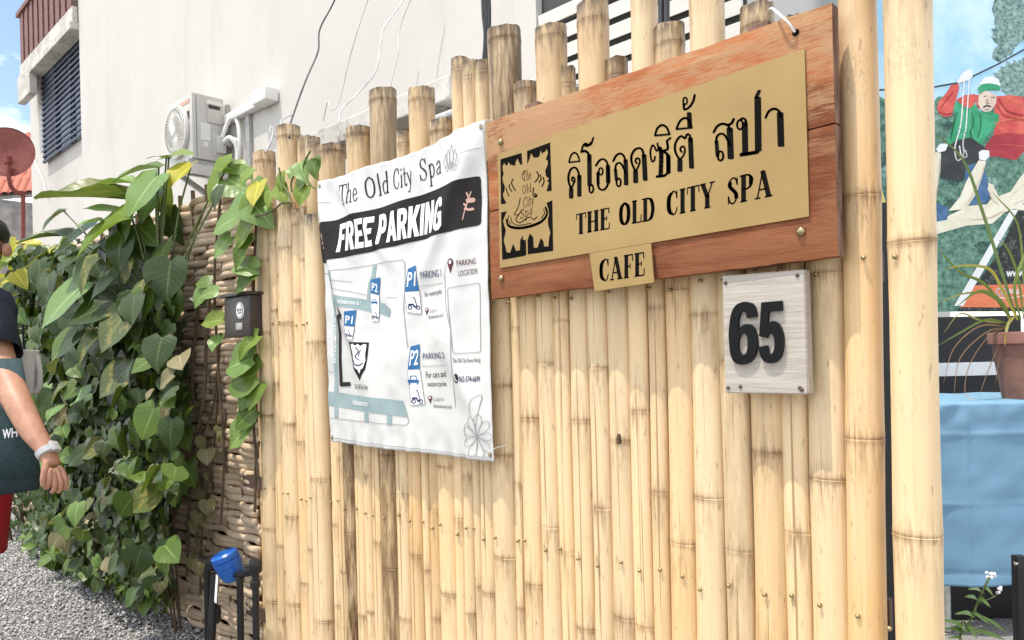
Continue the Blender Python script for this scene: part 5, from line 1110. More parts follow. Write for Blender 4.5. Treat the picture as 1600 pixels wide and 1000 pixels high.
z_ = lambda h: h                                     # heights in metres
C0 = PZ(-74, 560, ZP); C0.z = 0
def W(lat, fwd, h): return C0+RT*lat-FW*fwd+UP*h      # lat: picture right, fwd: towards the lens
sh = PZ(-22, 492, ZP-.02); el = PZ(28, 630, ZP-.25); wr = PZ(74, 707, ZP-.33)
# body skeleton: pelvis root, spine, neck, head, both arms, both legs
hand0 = PZ(84, 730, ZP-.34)
sh_r = W(-.21, 0, 1.40); neck = W(.06, 0, 1.49); headc = W(.125, .02, 1.59)
Vx = [W(0, 0, .92), W(0, 0, 1.08), W(.01, 0, 1.28), W(.015, 0, 1.42), neck, headc, W(.13, .03, 1.69),
      sh, PZ(2, 575, ZP-.12), el, PZ(51, 675, ZP-.30), wr, hand0,
      sh_r, W(-.27, .0, 1.12), W(-.25, .16, .95), W(-.23, .24, .93),
      W(.08, 0, .86), W(.075, .05, .50), W(.065, -.02, .10), W(.065, .12, .045), W(-.10, 0, .86), W(-.115, -.08, .50), W(-.11, -.25, .12), W(-.115, -.12, .05)]
Ed = [(0, 1), (1, 2), (2, 3), (3, 4), (4, 5), (5, 6), (3, 7), (7, 8), (8, 9), (9, 10), (10, 11), (11, 12), (3, 13), (13, 14), (14, 15), (15, 16), (0, 17), (17, 18), (18, 19), (19, 20), (0, 21), (21, 22), (22, 23), (23, 24)]
Rd = [(.15, .12), (.15, .12), (.16, .12), (.13, .10), .058, (.082, .095), (.065, .075), .062, .055, .047, .040, (.029, .024), (.036, .018), .062, .05, .036, .03, (.095, .095), .062, .04, .035, (.095, .095), .062, .04, .035]
body = skin_body('body', Vx, Ed, Rd, MT['skin'], per, 2)
# hand: four fingers and a thumb rooted in the palm, relaxed
def finger(pts, rads, nm='finger'): return skin_body(nm, pts, [(i, i+1) for i in range(len(pts)-1)], rads, MT['skin'], body, 2)
def hp(px, py, dz): return PZ(px, py, ZP-.34+dz)
for base, k1, k2, tip, dz in (((96, 734), (102, 748), (103, 758), (101, 766), .012), ((90, 738), (95, 755), (94, 765), (90, 770), -.002), ((83, 740), (86, 757), (84, 766), (80, 770), -.014), ((77, 738), (77, 753), (75, 761), (71, 764), -.024)):
    finger([hp((base[0]+80)/2, (base[1]+722)/2, dz*.6), hp(*base, dz), hp(*k1, dz-.004), hp(*k2, dz), hp(*tip, dz+.006)], [.012, .0105, .0092, .0085, .0072])
finger([hp(74, 718, -.012), hp(70, 735, -.030), hp(67, 750, -.036), hp(68, 762, -.034)], [.013, .0115, .010, .008], 'thumb')
# watch
wd_ = (hand0-PZ(51, 675, ZP-.30)).normalized()
MB().lathe(wr-wd_*.012, wd_, [(0, .0315), (.002, .0345), (.022, .0335), (.024, .0305)], 22).build('watch_strap', MT['strap'], per, 40)
wn = (wd_.cross(FW)).normalized(); wn = wn if wn.dot(RT) > 0 else -wn
fcw = wr+wn*.033; MB().box(fcw, wd_*.019, wd_.cross(wn)*.016, wn*.006, .004).build('watch_case', MT['strap'], per, 30)
# clothing
def tubecloth(name, secs, mat, parent, n=28, wob=.006, close_top=False):
    v = []; f = []
    for j, (c, ax, bx_, up__) in enumerate(secs):
        for k in range(n):
            t = 2*math.pi*k/n; w = 1+wob*8*noise.noise(Vector((math.cos(t)*2, math.sin(t)*2, j*.5)))
            v.append(Vector(c)+Vector(ax)*math.cos(t)*w+Vector(bx_)*math.sin(t)*w)
    for j in range(len(secs)-1):
        for k in range(n): f.append((j*n+k, j*n+(k+1) % n, (j+1)*n+(k+1) % n, (j+1)*n+k))
    if close_top: f.append(tuple((len(secs)-1)*n+k for k in range(n)))
    o = obj(name, mesh(name, v, f, mat, True), parent); md = o.modifiers.new('thick', 'SOLIDIFY'); md.thickness = .003; md.offset = 1
    return o
tubecloth('shirt', [(W(0, 0, h), RT*a_, FW*b_, 0) for h, a_, b_ in ((.78, .215, .165), (.95, .21, .165), (1.12, .205, .16), (1.28, .215, .155), (1.38, .225, .14), (1.44, .20, .12), (1.485, .12, .09), (1.51, .075, .075))], MT['navy'], per)
ax_ = (PZ(2, 575, ZP-.12)-sh).normalized(); sx = RT-ax_*RT.dot(ax_); sx.normalize(); sy = ax_.cross(sx)
tubecloth('sleeve', [(sh-ax_*.05-RT*.05, sx*.075, sy*.09, 0), (sh-ax_*.0, sx*.082, sy*.092, 0), (sh+ax_*.08, sx*.080, sy*.088, 0), (sh+ax_*.19, sx*.076, sy*.082, 0)], MT['navy'], per)
for sgn in (1, -1):
    k = W(.085*sgn, .05 if sgn > 0 else -.08, .50)
    tubecloth('shorts_leg', [(W(.085*sgn, 0, .98), RT*.115, FW*.15, 0), (W(.085*sgn, .01, .85), RT*.118, FW*.15, 0), (W(.085*sgn, .03 if sgn > 0 else -.04, .65), RT*.110, FW*.13, 0), (k+UP*-.02, RT*.108, FW*.12, 0)], MT['redshorts'], per)
for a_, b_ in ((W(.065, .04, .04), W(.07, .22, .035)), (W(-.115, -.22, .06), W(-.12, -.06, .03))): MB().tube([a_-(b_-a_)*.3, a_, (a_+b_)/2, b_], [.035, .048, .046, .03], 12, flat=.8).build('shoe', MT['shoe'], per, 50)
# head details
hd = headc+UP*.035
MB().lathe(hd-UP*.005, (UP-FW*-.15).normalized(), [(.02, .088), (.05, .092), (.085, .078), (.11, .045), (.118, .005)], 24).build('hair', MT['hair'], body, 60)
fwd_ = (-FW*.8+RT*.25).normalized(); side = fwd_.cross(UP).normalized()
for s_ in (1, -1):
    MB().lathe(hd+fwd_*.078+side*.034*s_-UP*.015, fwd_, [(-.01, .012), (.004, .011), (.008, .004)], 12).build('eye', MT['ink_white'], body, 60)
    MB().lathe(hd+fwd_*.083+side*.034*s_-UP*.015, fwd_, [(0, .006), (.004, .004)], 10).build('pupil', MT['hair'], body, 60)
    MB().tube([hd+fwd_*.084+side*(.016)*s_+UP*.008, hd+fwd_*.082+side*.052*s_+UP*.010], .005, 6).build('eyebrow', MT['hair'], body)
    MB().lathe(hd+side*.088*s_-UP*.025, side*s_, [(-.01, .024), (.004, .026), (.010, .018)], 14).build('ear', MT['skin'], body, 60)
MB().tube([hd+fwd_*.085-UP*.0, hd+fwd_*.102-UP*.035, hd+fwd_*.09-UP*.045], [.008, .014, .010], 10).build('nose', MT['skin'], body, 60)
MB().tube([hd+fwd_*.084-UP*.068-side*.022, hd+fwd_*.092-UP*.068, hd+fwd_*.084-UP*.068+side*.022], [.003, .007, .003], 8).build('mouth', MT['ink_pink'], body, 60)
# shoulder bag on the hip, bulging, with white letters
bag = thing('tote_bag', W(.10, .14, .70), 'dark teal canvas bag with white letters carried at the walker’s hip', 'bag')
bc = [(PZ(-95, 560, ZP-.17), PZ(34, 560, ZP-.17)), (PZ(-98, 640, ZP-.18), PZ(46, 640, ZP-.18)), (PZ(-100, 700, ZP-.19), PZ(56, 700, ZP-.19)), (PZ(-100, 750, ZP-.19), PZ(64, 745, ZP-.18)), (PZ(-98, 785, ZP-.18), PZ(60, 765, ZP-.17))]
secs = []
for (l_, r_), d in zip(bc, (.02, .05, .065, .06, .035)): c_ = (l_+r_)/2; secs.append((c_, (r_-l_)/2, FW*d, 0))
tubecloth('bag_body', secs[:4], MT['tealbag'], bag, 36, .003)
secs2 = [secs[3], (secs[4][0]+UP*.012, secs[4][1], secs[4][2], 0), secs[4]]
secs2 = [(s_[0], s_[1]*1.004, s_[2]*1.03, 0) for s_ in secs2]
tubecloth('bag_bottom', secs2, MT['tealhem'], bag, 36, .003, True)
MB().tube(spline([PZ(-70, 565, ZP-.17), W(.02, .14, 1.2), W(-.04, .12, 1.40), W(-.10, .02, 1.49), W(-.12, -.13, 1.35), PZ(-75, 600, ZP+.16), PZ(-60, 640, ZP-.1)], 5), .012, 6, flat=.3).build('strap', MT['tealhem'], bag, 60)
def bagtext(body_, bl, br, tl):
    v, f = text2d(body_, .03); a_, b_, c_ = (PZ(*p, ZP-.262) for p in (bl, br, tl)); me = mesh('bag_lettering', [a_+(b_-a_)*p[0]+(c_-a_)*p[1]+FW*(.018*max(0, (p[0]-.2))**2) for p in v], f, MT['ink_white']); obj('bag_lettering', me, bag)
bagtext('WH', (4, 686), (24, 683), (4, 671))
# iced drink in a white carrier hanging behind the arm
cup = thing('drink_cup', PZ(42, 615, ZP+.12), 'white takeaway cup with dark straw beside the walker’s sleeve', 'cup')
cc = PZ(40, 615, ZP+.13)
MB().lathe(cc, (0, 0, 1), [(0, .034), (.02, .038), (.12, .046), (.155, .048), (.160, .050), (.166, .050), (.168, .044), (.172, .002)], 22).build('cup_body', MT['cupwhite'], cup, 40)
MB().tube([cc+UP*.168, cc+UP*.27+RT*-.005], .0045, 8).build('straw', MT['pipe'], cup, 50)
MB().tube(spline([cc+UP*.15+RT*.046, cc+UP*.08+RT*.056, cc+UP*.02+RT*.05, cc+UP*.0+RT*.03], 5), [.012]*15+[.008], 8).build('napkin', MT['cupwhite'], cup, 50)
MB().tube(spline([cc+UP*.16-RT*.048, cc+UP*.20-RT*.09, W(-.02, -.165, 1.06)], 5), .005, 6).build('carrier_strap', MT['cupwhite'], cup, 60)

# ================================================================== STALL AT THE RIGHT
random.seed(6)
ZT_ = 2.95
def at(px, py, dz=0.0): return PZ(px, py, ZT_+dz)
q = NM('blue_cloth', .75, .25); g = q.noise(1, 3, .6, q.map((300, 300, 300))); a = q.noise(3, 4); q.col(q.mix(q.ramp(a, [(.35, 0), (.7, 1)]), (.16, .30, .42), (.195, .345, .475))); q.bump(g, .25, .002); MT['bluecloth'] = q.m
MT['stallblack'] = flat('stall_black', (.010, .010, .011), .5, .2, 20); MT['stallwhite'] = flat('stall_white', (.62, .62, .62), .5, .08, 10)
zt_ = at(1530, 630).z
x0 = (at(1440, 630)-CAM).dot(RT); x1 = (at(1760, 630)-CAM).dot(RT); zc0 = CAM.dot(FW)
def TP(lat, dep, z): return Vector((CAM.x, CAM.y, 0))+RT*lat+FW*(ZT_+dep)+UP*z
table = thing('stall_table', TP((x0+x1)/2, .3, 0), 'folding stall table hidden under the blue cloth', 'table')
MB().box(TP((x0+x1)/2, .30, zt_-.025), RT*((x1-x0)/2-.01), FW*.29, UP*.018, .004).build('table_top', MT['stallwhite'], table)
for lx in (x0+.06, x1-.06):
    for dp in (.06, .54): MB().tube([TP(lx, dp, zt_-.045), TP(lx, dp, 0)], .014, 8).build('leg', MT['galv'], table, 50)
MB().tube([TP((x0*.86+x1*.14), .06, zt_-.045), TP((x0*.86+x1*.14), .06, 0)], .016, 8).build('leg', MT['galv'], table, 50)
v = []; f = []; NU, NV = 130, 120; zh0 = at(1520, 914).z
for i in range(NU+1):
    u = i/NU; lat = x0-.012+(x1-x0+.024)*u
    for k in range(NV+1):
        w = k/NV
        if w < .35: dep = .60-.615*(w/.35); z = zt_+.004+.003*noise.noise(Vector((lat*9, dep*9, 0)))
        else:
            t = (w-.35)/.65; fold = .016*math.sin(lat*15+1.0+1.2*math.sin(lat*4))*t+.010*noise.noise(Vector((lat*4, t*2, 5)))*t**.5
            crease = -.007*math.exp(-abs(t-.55)/.012)*(.6+.4*math.sin(lat*9))-.007*math.exp(-abs(lat-(x0+.16))/.008)-.006*math.exp(-abs(t-.17)/.010)+.006*math.exp(-abs(t-.93)/.008)-.005*math.exp(-abs(lat-(x0+.47))/.008)
            wr_ = .012*math.exp(-t/.12)*noise.noise(Vector((lat*16, t*9, 2)))+.004*noise.noise(Vector((lat*9+t*4, t*10, 8))); crease += wr_
            dep = -.016+fold*.8+crease; z = zt_+(zh0-zt_)*t
        v.append(TP(lat, dep, z))
for i in range(NU):
    for k in range(NV): f.append((i*(NV+1)+k, (i+1)*(NV+1)+k, (i+1)*(NV+1)+k+1, i*(NV+1)+k+1))
cl = obj('tablecloth', mesh('tablecloth', v, f, MT['bluecloth'], True)); md = cl.modifiers.new('thick', 'SOLIDIFY'); md.thickness = .0015
tag(cl, 'creased sky blue cloth draped over the stall table', 'tablecloth')
# things at the back of the stall
blk = thing('black_cabinet', TP(x0+.3, .75, 0), 'black cabinet standing in the dark behind the blue table', 'cabinet')
lz = PZ(1500, 488, ZT_+.72).z
MB().box(TP((x0+x1)/2-.25, .86, lz/2-.01), RT*((x1-x0)/2+.35), FW*.12, UP*(lz/2-.01), .006).build('carcass', MT['stallblack'], blk)
zs_ = PZ(1500, 577, ZT_+.73).z; MB().box(TP((x0+x1)/2-.05, .735, zs_), RT*((x1-x0)/2+.05), FW*.003, UP*.033, .001).build('white_strip', MT['stallwhite'], blk)
p_ = PZ(1372, 660, 2.4); zz = PZ(1372, 318, 2.4).z
spk = thing('black_upright', Vector((p_.x, p_.y, 0)), 'tall black board standing just behind the gap in the bamboo', 'board')
MB().box(Vector((p_.x, p_.y, zz/2))+RT*.0, RT*.10, FW*.02, UP*zz/2, .004).build('panel', MT['stallblack'], spk); MB().box(Vector((p_.x, p_.y, .02))+FW*.0, RT*.12, FW*.12, UP*.02, .004).build('foot', MT['stallblack'], spk)
# printed zip-line poster
ZPo = 3.72
ps = thing('zipline_poster', PZ(1520, 560, ZPo), 'large printed poster of a caped zip line rider above the forest', 'poster')
ps.location.z = 0
class PSheet(Sheet):
    def __init__(s): s.y = 0; s.warp = None
    def xz(s, p): w = PZ(p[0], p[1], ZPo); return ((w-CAM).dot(RT), w.z)
    def out(s, x, z, lift): return Vector((CAM.x, CAM.y, 0))+RT*x+FW*(ZPo-lift)+UP*z
PS = PSheet()
def pmat(name, ca, cb, scale, thr=(.42, .6)):
    q = NM(name, .45, .4); n_ = q.noise(scale, 7, .7); q.col(q.mix(q.ramp(n_, [(thr[0], 0), (thr[1], 1)]), ca, cb)); MT[name] = q.m
pmat('print_sky', (.27, .54, .72), (.60, .76, .84), 2.6, (.35, .7)); pmat('print_wood', (.025, .085, .062), (.17, .33, .235), 34, (.36, .66)); pmat('print_deep', (.012, .045, .035), (.08, .19, .14), 50, (.40, .72)); pmat('print_tree', (.06, .12, .11), (.30, .45, .40), 60, (.38, .62)); pmat('print_dark', (.012, .014, .012), (.16, .18, .15), 45, (.52, .68))
pmat('print_red', (.50, .05, .045), (.66, .13, .09), 9); pmat('print_green', (.02, .26, .11), (.05, .36, .18), 14); pmat('print_skin', (.66, .62, .47), (.76, .72, .58), 10); pmat('print_face', (.58, .45, .36), (.70, .57, .46), 16); pmat('print_blue', (.03, .09, .20), (.07, .16, .30), 12)
pmat('print_dgreen', (.008, .12, .05), (.02, .18, .08), 14); pmat('print_lgreen', (.10, .42, .24), (.16, .48, .30), 14); pmat('print_orange', (.62, .15, .06), (.70, .20, .09), 8); pmat('print_white', (.70, .71, .70), (.76, .76, .76), 8); pmat('print_yellow', (.66, .56, .10), (.72, .64, .2), 6); pmat('print_darkred', (.30, .02, .03), (.42, .04, .05), 9); pmat('print_black', (.02, .02, .022), (.04, .04, .045), 12)
a_, b_ = PS.xz((1330, 488)), PS.xz((1790, 488)); zt2 = PS.xz((1500, -130))[1]
MB().add([PS.out(a_[0], a_[1], 0), PS.out(b_[0], a_[1], 0), PS.out(b_[0], zt2, 0), PS.out(a_[0], zt2, 0), PS.out(a_[0], a_[1], -.004), PS.out(b_[0], a_[1], -.004), PS.out(b_[0], zt2, -.004), PS.out(a_[0], zt2, -.004)], [(0, 1, 2, 3), (7, 6, 5, 4), (0, 4, 5, 1), (1, 5, 6, 2), (2, 6, 7, 3), (3, 7, 4, 0)]).build('poster_sheet', MT['print_sky'], ps)
for lx in (a_[0]+.05, b_[0]-.05): MB().tube([PS.out(lx, zt2, -.02), PS.out(lx, 0, -.02)], .015, 8).build('poster_stand', MT['stallblack'], ps, 50)
zp = lambda p: (1440+p[0]*160/696, 100+p[1]*160/696)     # traced coordinates of the enlarged rider
def pr(name, pts, mat, lift, cv=None): PS.poly(pts, MT[mat], ps, lift, name, cv)
def jag(pts, amp, n=7, sd=1):
    g = random.Random(sd); out = []
    for a, b in zip(pts, pts[1:]+pts[:1]):
        for k in range(n): t = k/n; out.append((a[0]+(b[0]-a[0])*t+g.uniform(-amp, amp), a[1]+(b[1]-a[1])*t+g.uniform(-amp, amp)))
    return out
e1, e2, e3, e4, e5 = .0010, .0018, .0026, .0034, .0042
rg = random.Random(2); edge = []
for k in range(34):
    px = 1332+k*(1788-1332)/33; edge.append((px, 142+8*rg.uniform(-1, 1)+(5 if px < 1480 else 18)+(26 if k % 2 else 0)*.5))
pr('printed_forest', jag(edge, 3, 4, 3)[:-4]+[(1788, 487), (1332, 487)], 'print_wood', e1)
tr_ = [(1565, -20), (1552, 10), (1556, 30), (1548, 55), (1560, 70), (1549, 88), (1562, 97), (1575, 88), (1590, 72), (1605, 60), (1640, 70), (1700, 50), (1740, -40)]
pr('printed_tree', jag(tr_, 3.2, 8, 1), 'print_tree', e1+.0002)
tr2 = [(1552, 118), (1570, 100), (1590, 96), (1600, 88), (1640, 100), (1700, 90), (1740, 170), (1600, 170), (1572, 150), (1560, 135)]
pr('printed_tree', jag(tr2, 3.0, 8, 2), 'print_tree', e1+.0003)
g_ = random.Random(9)
for k in range(46):
    cx_, cy_ = g_.uniform(1360, 1640), g_.uniform(175, 470); a0 = g_.uniform(7, 22)
    pr('printed_foliage', jag([(cx_+a0*math.cos(t)*g_.uniform(.6, 1.2), cy_+a0*.7*math.sin(t)*g_.uniform(.6, 1.2)) for t in [R(a) for a in range(0, 360, 40)]], 1.6, 4, k), g_.choice(('print_tree', 'print_wood', 'print_deep', 'print_deep')), e1+.00005+.00001*k)
PS.strokes([([(1332, 143), (1460, 136), (1500, 129)], 2.2, 2.6), ([(1500, 129), (1560, 100), (1640, 55), (1740, 0)], 2, 2.4)], MT['print_black'], ps, e2, 'printed_cable', sm=0)
pr('printed_cape', [(360, 210), (420, 215), (520, 220), (600, 212), (700, 225), (800, 240), (860, 420), (800, 560), (700, 590), (640, 655), (560, 640), (520, 632), (440, 628), (430, 560), (480, 520), (500, 410), (490, 290), (380, 300)], 'print_red', e2, zp)
pr('printed_cape_shade', [(430, 560), (480, 490), (570, 470), (700, 480), (800, 500), (760, 580), (700, 590), (640, 650), (560, 640), (520, 632), (440, 628)], 'print_darkred', e2+.0003, zp)
pr('printed_cape', [(232, 245), (290, 212), (360, 205), (368, 260), (330, 300), (290, 290)], 'print_red', e2+.0002, zp)
pr('printed_shirt', [(215, 265), (240, 252), (290, 300), (330, 300), (360, 272), (400, 330), (470, 325), (525, 345), (520, 400), (440, 500), (400, 560), (330, 620), (160, 600), (172, 520), (215, 400), (225, 350), (212, 300)], 'print_green', e3, zp)
pr('printed_sleeve', [(245, 135), (255, 160), (232, 240), (215, 300), (205, 350), (165, 362), (120, 345), (102, 305), (112, 260), (165, 200), (200, 145)], 'print_red', e3+.0002, zp)
pr('printed_glove', [(240, 118), (270, 70), (310, 40), (342, 42), (345, 85), (320, 110), (270, 125), (245, 135)], 'print_white', e3+.0003, zp)
pr('printed_harness', [(130, 600), (230, 520), (330, 500), (420, 560), (440, 620), (380, 670), (300, 690), (280, 800), (130, 780)], 'print_black', e3+.0004, zp)
pr('printed_trousers', [(300, 690), (370, 680), (420, 700), (445, 790), (465, 900), (440, 945), (330, 960), (330, 900), (290, 780)], 'print_blue', e3+.0006, zp)
pr('printed_face', [(385, 225), (395, 190), (450, 185), (505, 215), (503, 270), (470, 318), (430, 328), (400, 310), (380, 270)], 'print_face', e4, zp)
pr('printed_helmet', [(378, 180), (392, 130), (430, 90), (480, 85), (520, 105), (535, 150), (528, 180), (470, 175), (400, 190)], 'print_white', e4+.0003, zp)
pr('printed_helmet_brim', [(378, 170), (400, 140), (455, 132), (510, 142), (535, 155), (528, 182), (470, 178), (430, 182), (392, 205)], 'print_green', e4+.0006, zp)
PS.strokes([([(418, 296), (440, 284), (465, 292)], 8, 10), ([(420, 222), (440, 218)], 5, 5), ([(470, 226), (495, 232)], 5, 5), ([(445, 240), (440, 268), (455, 268)], 4, 4), ([(430, 312), (450, 312)], 5, 5)], MT['print_black'], ps, e4+.0004, 'printed_features', zp, sm=3)
PS.strokes([([(285, 110), (265, 400), (225, 560), (235, 650), (265, 640), (255, 560)], 9, 9), ([(320, 110), (300, 420), (285, 480)], 8, 8)], MT['print_white'], ps, e4, 'printed_rope', zp)
PS.strokes([([(290, 480), (278, 540), (285, 600), (275, 630), (305, 630), (295, 590)], 10, 10)], MT['stallwhite'], ps, e4+.0002, 'printed_carabiner', zp)
pr('printed_arm', [(95, 600), (130, 610), (125, 720), (100, 860), (95, 1000), (60, 1000), (60, 640)], 'print_skin', e4, zp)
pr('printed_arm', [(385, 655), (435, 665), (420, 730), (370, 880), (300, 985), (180, 1000), (260, 900), (300, 800)], 'print_skin', e4+.0002, zp)
pr('printed_glove', [(385, 600), (410, 585), (455, 590), (458, 630), (430, 660), (388, 650)], 'print_white', e4+.0006, zp)
pr('printed_glove', [(95, 580), (120, 545), (180, 540), (160, 590), (110, 605)], 'print_white', e4+.0006, zp)
pr('printed_hand', [(320, 965), (440, 955), (468, 920), (445, 850), (452, 808), (480, 820), (520, 900), (600, 870), (660, 780), (696, 735), (740, 700), (760, 720), (700, 830), (760, 800), (770, 830), (700, 900), (780, 900), (770, 930), (680, 950), (740, 985), (720, 1005), (620, 985), (560, 1010), (480, 1085), (300, 1100), (90, 1160), (80, 1080)], 'print_skin', e5, zp)
pr('printed_sleeve', [(60, 950), (120, 950), (180, 980), (170, 1060), (60, 1080)], 'print_blue', e5+.0003, zp)
pr('printed_yellow', [(1362, 300), (1376, 292), (1384, 318), (1362, 322)], 'print_yellow', e5)
pr('printed_dark_corner', [(1590, 330), (1788, 290), (1788, 487), (1495, 487), (1560, 395)], 'print_dark', e5)
pr('printed_stripe', [(1578, 328), (1590, 328), (1504, 478), (1490, 478)], 'print_white', e5+.0006)
pr('printed_strip', [(1522, 446), (1788, 438), (1788, 482), (1500, 480)], 'print_orange', e5+.0004)
# folds, shading and light that the printed picture shows
for st, mt_ in ((([(520, 235), (560, 300), (600, 330), (690, 350)], 6, 10), 'print_darkred'), (([(500, 260), (560, 350), (680, 380), (800, 390)], 5, 8), 'print_darkred'), (([(560, 225), (640, 270), (760, 290)], 5, 6), 'print_orange'), (([(500, 405), (580, 380), (700, 372)], 8, 10), 'print_orange'),
    (([(470, 560), (560, 550), (680, 560)], 6, 8), 'print_red'), (([(130, 300), (165, 250), (215, 190)], 8, 8), 'print_darkred'), (([(120, 330), (165, 345), (205, 335)], 8, 10), 'print_darkred')): PS.strokes([st], MT[mt_], ps, e3+.0003 if mt_ != 'print_x' else e3, 'printed_fold', zp, sm=5)
for st, mt_ in ((([(340, 330), (350, 400), (330, 470), (360, 540)], 8, 10), 'print_dgreen'), (([(395, 340), (400, 420), (380, 500)], 10, 10), 'print_dgreen'), (([(240, 330), (215, 420), (195, 510)], 12, 12), 'print_dgreen'), (([(430, 350), (490, 370), (470, 420)], 8, 8), 'print_lgreen'), (([(330, 320), (325, 400), (345, 470)], 6, 8), 'print_lgreen'), (([(285, 320), (260, 420), (240, 500)], 8, 8), 'print_lgreen')): PS.strokes([st], MT[mt_], ps, e3+.0003, 'printed_fold', zp, sm=5)
for st, mt_ in ((([(425, 690), (400, 760), (350, 880), (300, 960)], 8, 8), 'print_face'), (([(120, 640), (115, 740), (95, 900)], 8, 8), 'print_face'), (([(455, 860), (475, 920), (520, 960)], 10, 8), 'print_face'), (([(330, 1060), (450, 1050), (560, 1000)], 10, 14), 'print_face'), (([(620, 960), (680, 930), (740, 915)], 5, 6), 'print_face'), (([(600, 900), (660, 850), (730, 790)], 5, 6), 'print_face')): PS.strokes([st], MT[mt_], ps, e5+.0002, 'printed_shade', zp, sm=5)
PS.text('www.', (1571, 433), (1602, 432), (1571, 424), MT['print_white'], ps, e5+.0008, .03, 'printed_lettering')
PS.strokes([(ring(1560, 456, 4, 5), 2, 2), (ring(1568, 456, 4, 5), 2, 2), ([(1553, 464), (1575, 466), (1600, 462)], 1, 1.4)], MT['print_white'], ps, e5+.0008, 'printed_logo', sm=3)
PS.text('trip', (1575, 461), (1593, 461), (1575, 450), MT['print_white'], ps, e5+.0008, .02, 'printed_lettering')
# potted spider plant
pot = thing('potted_plant', at(1592, 630, .10), 'ribbed terracotta flowerpot with arching yellowing strap leaves on the blue table', 'potted plant')
pc = at(1612, 626, .12); pc.z = zt_+.008
MT['terra'] = flat('terracotta', (.25, .125, .095), .8, .25, 14, bump=.25)
hp_ = .275; v = []; f = []; n = 44
for h, r in ((0, .105), (.02, .108), (.20, .135), (.225, .137), (.227, .150), (.265, .152), (.275, .148), (.272, .136), (.235, .132)):
    for k in range(n):
        t = 2*math.pi*k/n; rib = 1-.025*(.5+.5*math.cos(t*14)) if h < .22 else 1; v.append(pc+Vector((math.cos(t)*r*rib, math.sin(t)*r*rib, h)))
for j in range(8):
    for k in range(n): f.append((j*n+k, j*n+(k+1) % n, (j+1)*n+(k+1) % n, (j+1)*n+k))
f.append(tuple(range(n))[::-1]); o = obj('pot', mesh('pot', v, f, MT['terra'], True), pot); smooth_angle(o.data, 40)
MB().lathe(pc+UP*.225, (0, 0, 1), [(0, .133), (.012, .128), (.016, .05), (.018, .001)], 20).build('soil', flat('soil', (.20, .21, .06), .9, .5, 60, bump=.8), pot)
def blade(pts, w, mat):
    P = spline(pts, 5); v = []; f = []
    for i, p in enumerate(P):
        t = (P[min(i+1, len(P)-1)]-P[max(i-1, 0)]).normalized(); s_ = t.cross(FW)
        s_ = (s_+UP*.001).normalized(); s_ = (s_*.75+FW*.45).normalized(); ww = w*(math.sin(math.pi*min(.98, .12+.86*i/(len(P)-1)))**.7)
        v += [p-s_*ww, p+Vector((0, 0, -ww*.35)), p+s_*ww]
    for i in range(len(P)-1): f += [(i*3, i*3+1, i*3+4, i*3+3), (i*3+1, i*3+2, i*3+5, i*3+4)]
    o = obj('leaf_blade', mesh('leaf_blade', v, f, mat, True), pot); return o
bl = [NM('blade_%d' % i, .45, .4).col(c_).m for i, c_ in enumerate(((.20, .27, .06), (.48, .42, .13), (.40, .24, .13), (.16, .24, .07), (.52, .44, .08)))]
for pts, w, mi in (([(1580, 500), (1562, 470), (1530, 455), (1496, 478)], .009, 0), ([(1578, 498), (1540, 445), (1500, 425), (1465, 388)], .006, 0), ([(1578, 500), (1555, 462), (1510, 458), (1463, 474)], .005, 1), ([(1574, 505), (1540, 500), (1500, 520), (1466, 540)], .006, 0), ([(1572, 510), (1530, 510), (1490, 545), (1474, 600)], .004, 2), ([(1570, 512), (1540, 520), (1500, 560), (1490, 620)], .004, 2),
                   ([(1572, 512), (1545, 525), (1515, 570), (1508, 615), (1525, 626)], .0035, 2), ([(1574, 512), (1560, 540), (1540, 590), (1530, 620)], .0035, 2), ([(1590, 500), (1570, 440), (1535, 330), (1505, 250), (1457, 205)], .006, 3), ([(1590, 500), (1565, 450), (1545, 420), (1505, 415), (1478, 420)], .006, 4), ([(1576, 508), (1562, 560), (1555, 600)], .003, 2), ([(1595, 500), (1585, 450), (1600, 400), (1620, 360)], .006, 0),
                   ([(1600, 500), (1590, 430), (1575, 390), (1560, 375)], .005, 0), ([(1585, 495), (1576, 505), (1572, 520), (1570, 540)], .013, 4), ([(1605, 500), (1610, 430), (1640, 380), (1680, 400)], .008, 0), ([(1608, 500), (1640, 460), (1680, 480), (1700, 560)], .007, 1), ([(1612, 500), (1600, 440), (1590, 350), (1550, 300)], .004, 0), ([(1565, 505), (1530, 500), (1500, 490), (1475, 520)], .004, 1)):
    n_ = len(pts); blade([PZ(a_, b_, ZT_+.12-.10*i/n_) for i, (a_, b_) in enumerate(pts)], w, bl[mi])
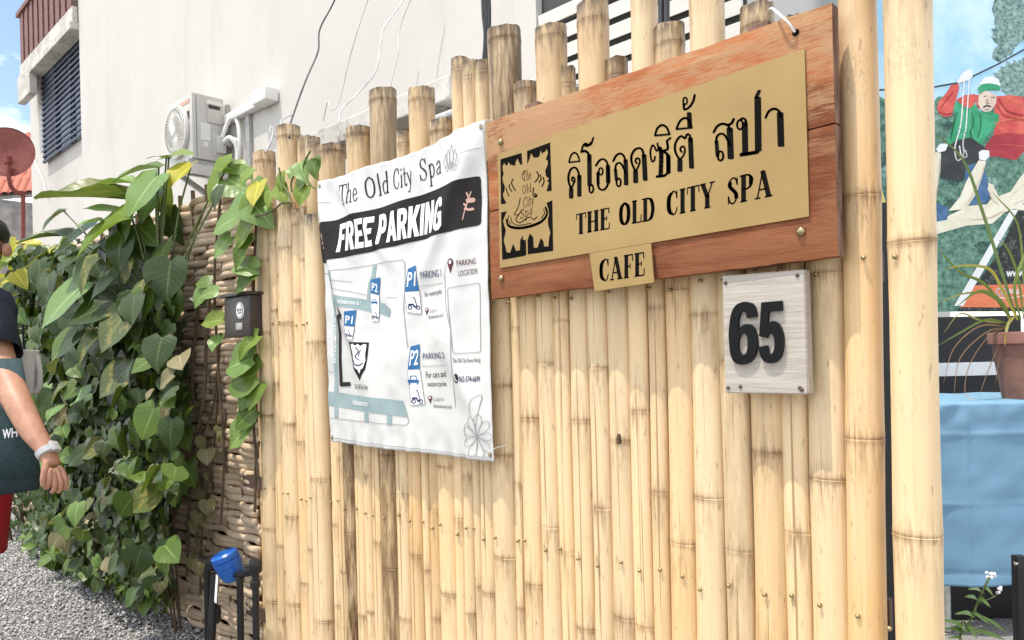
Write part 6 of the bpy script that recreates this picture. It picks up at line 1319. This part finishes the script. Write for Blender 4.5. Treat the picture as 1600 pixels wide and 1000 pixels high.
# flowering weed and dark post by the table
wz = 1.55
weed = thing('flowering_weed', PG(1500, 1190), 'small weed with white flower heads growing beside the big bamboo', 'weed')
wb = PZ(1500, 1000, wz); wb.z = 0; weed.location = wb
tips = PZ(1546, 902, wz)
MB().tube(spline([wb, PZ(1500, 1010, wz), PZ(1514, 975, wz), PZ(1530, 935, wz), tips], 5), .0022, 6).build('stem', MT['stem'], weed, 60)
for a_, b_, w in (((1530, 940), (1516, 926), .7), ((1532, 935), (1548, 946), .6), ((1520, 962), (1500, 952), .5), ((1522, 958), (1548, 972), .5), ((1514, 978), (1528, 996), .6), ((1535, 926), (1520, 914), .5), ((1510, 985), (1484, 962), .5), ((1508, 990), (1482, 975), .4), ((1540, 918), (1552, 928), .5), ((1512, 985), (1580, 992), .25), ((1522, 960), (1582, 982), .22), ((1525, 950), (1528, 930), .6), ((1505, 1000), (1488, 990), .5)):
    leaf(PZ(*a_, wz), PZ(*b_, wz-.02), (.2, -.6, 1), 'light', weed, 4, w)
MT['petal'] = flat('petal', (.72, .68, .72), .6, .1, 40)
for k in range(16):
    c_ = (tips+Vector((rn(.014), rn(.014), rn(.008)))) if k < 10 else PZ(1562+rn(3), 924+rn(4), wz)
    MB().lathe(c_, (rn(.6), rn(.6), 1), [(0, .0012), (.002, .0038), (.005, .0028), (.006, .0004)], 6).build('flower', MT['petal'], weed, 60)
MB().tube(spline([PZ(1532, 940, wz), PZ(1550, 934, wz), PZ(1562, 926, wz)], 4), .001, 5).build('stalk', MT['stem'], weed)
px_ = PZ(1594, 940, 2.35)
dp = thing('dark_post', Vector((px_.x, px_.y, 0)), 'slim black post with a hook in front of the blue cloth', 'post')
MB().box(Vector((px_.x, px_.y, PZ(1594, 868, 2.35).z/2)), RT*.016, FW*.016, UP*PZ(1594, 868, 2.35).z/2, .003).build('upright', MT['stallblack'], dp, 30)
MB().tube(spline([PZ(1590, 880, 2.33), PZ(1586, 882, 2.32), PZ(1585, 878, 2.32)], 4), .003, 6).build('hook', MT['galv'], dp, 60)

sbx = thing('shade_filler', TP(x0+.5, .35, 0), 'black crate pushed under the blue covered table', 'filler')  # black box added to stand in for the dark under the table
MB().box(TP((x0+x1)/2, .34, .22), RT*((x1-x0)/2-.16), FW*.16, UP*.22, .01).build('filler_body', MT['stallblack'], sbx, 30)
MB().box(TP((x0+x1)/2, .34, .453), RT*((x1-x0)/2-.15), FW*.17, UP*.012, .004).build('filler_top', MT['stallblack'], sbx, 30)
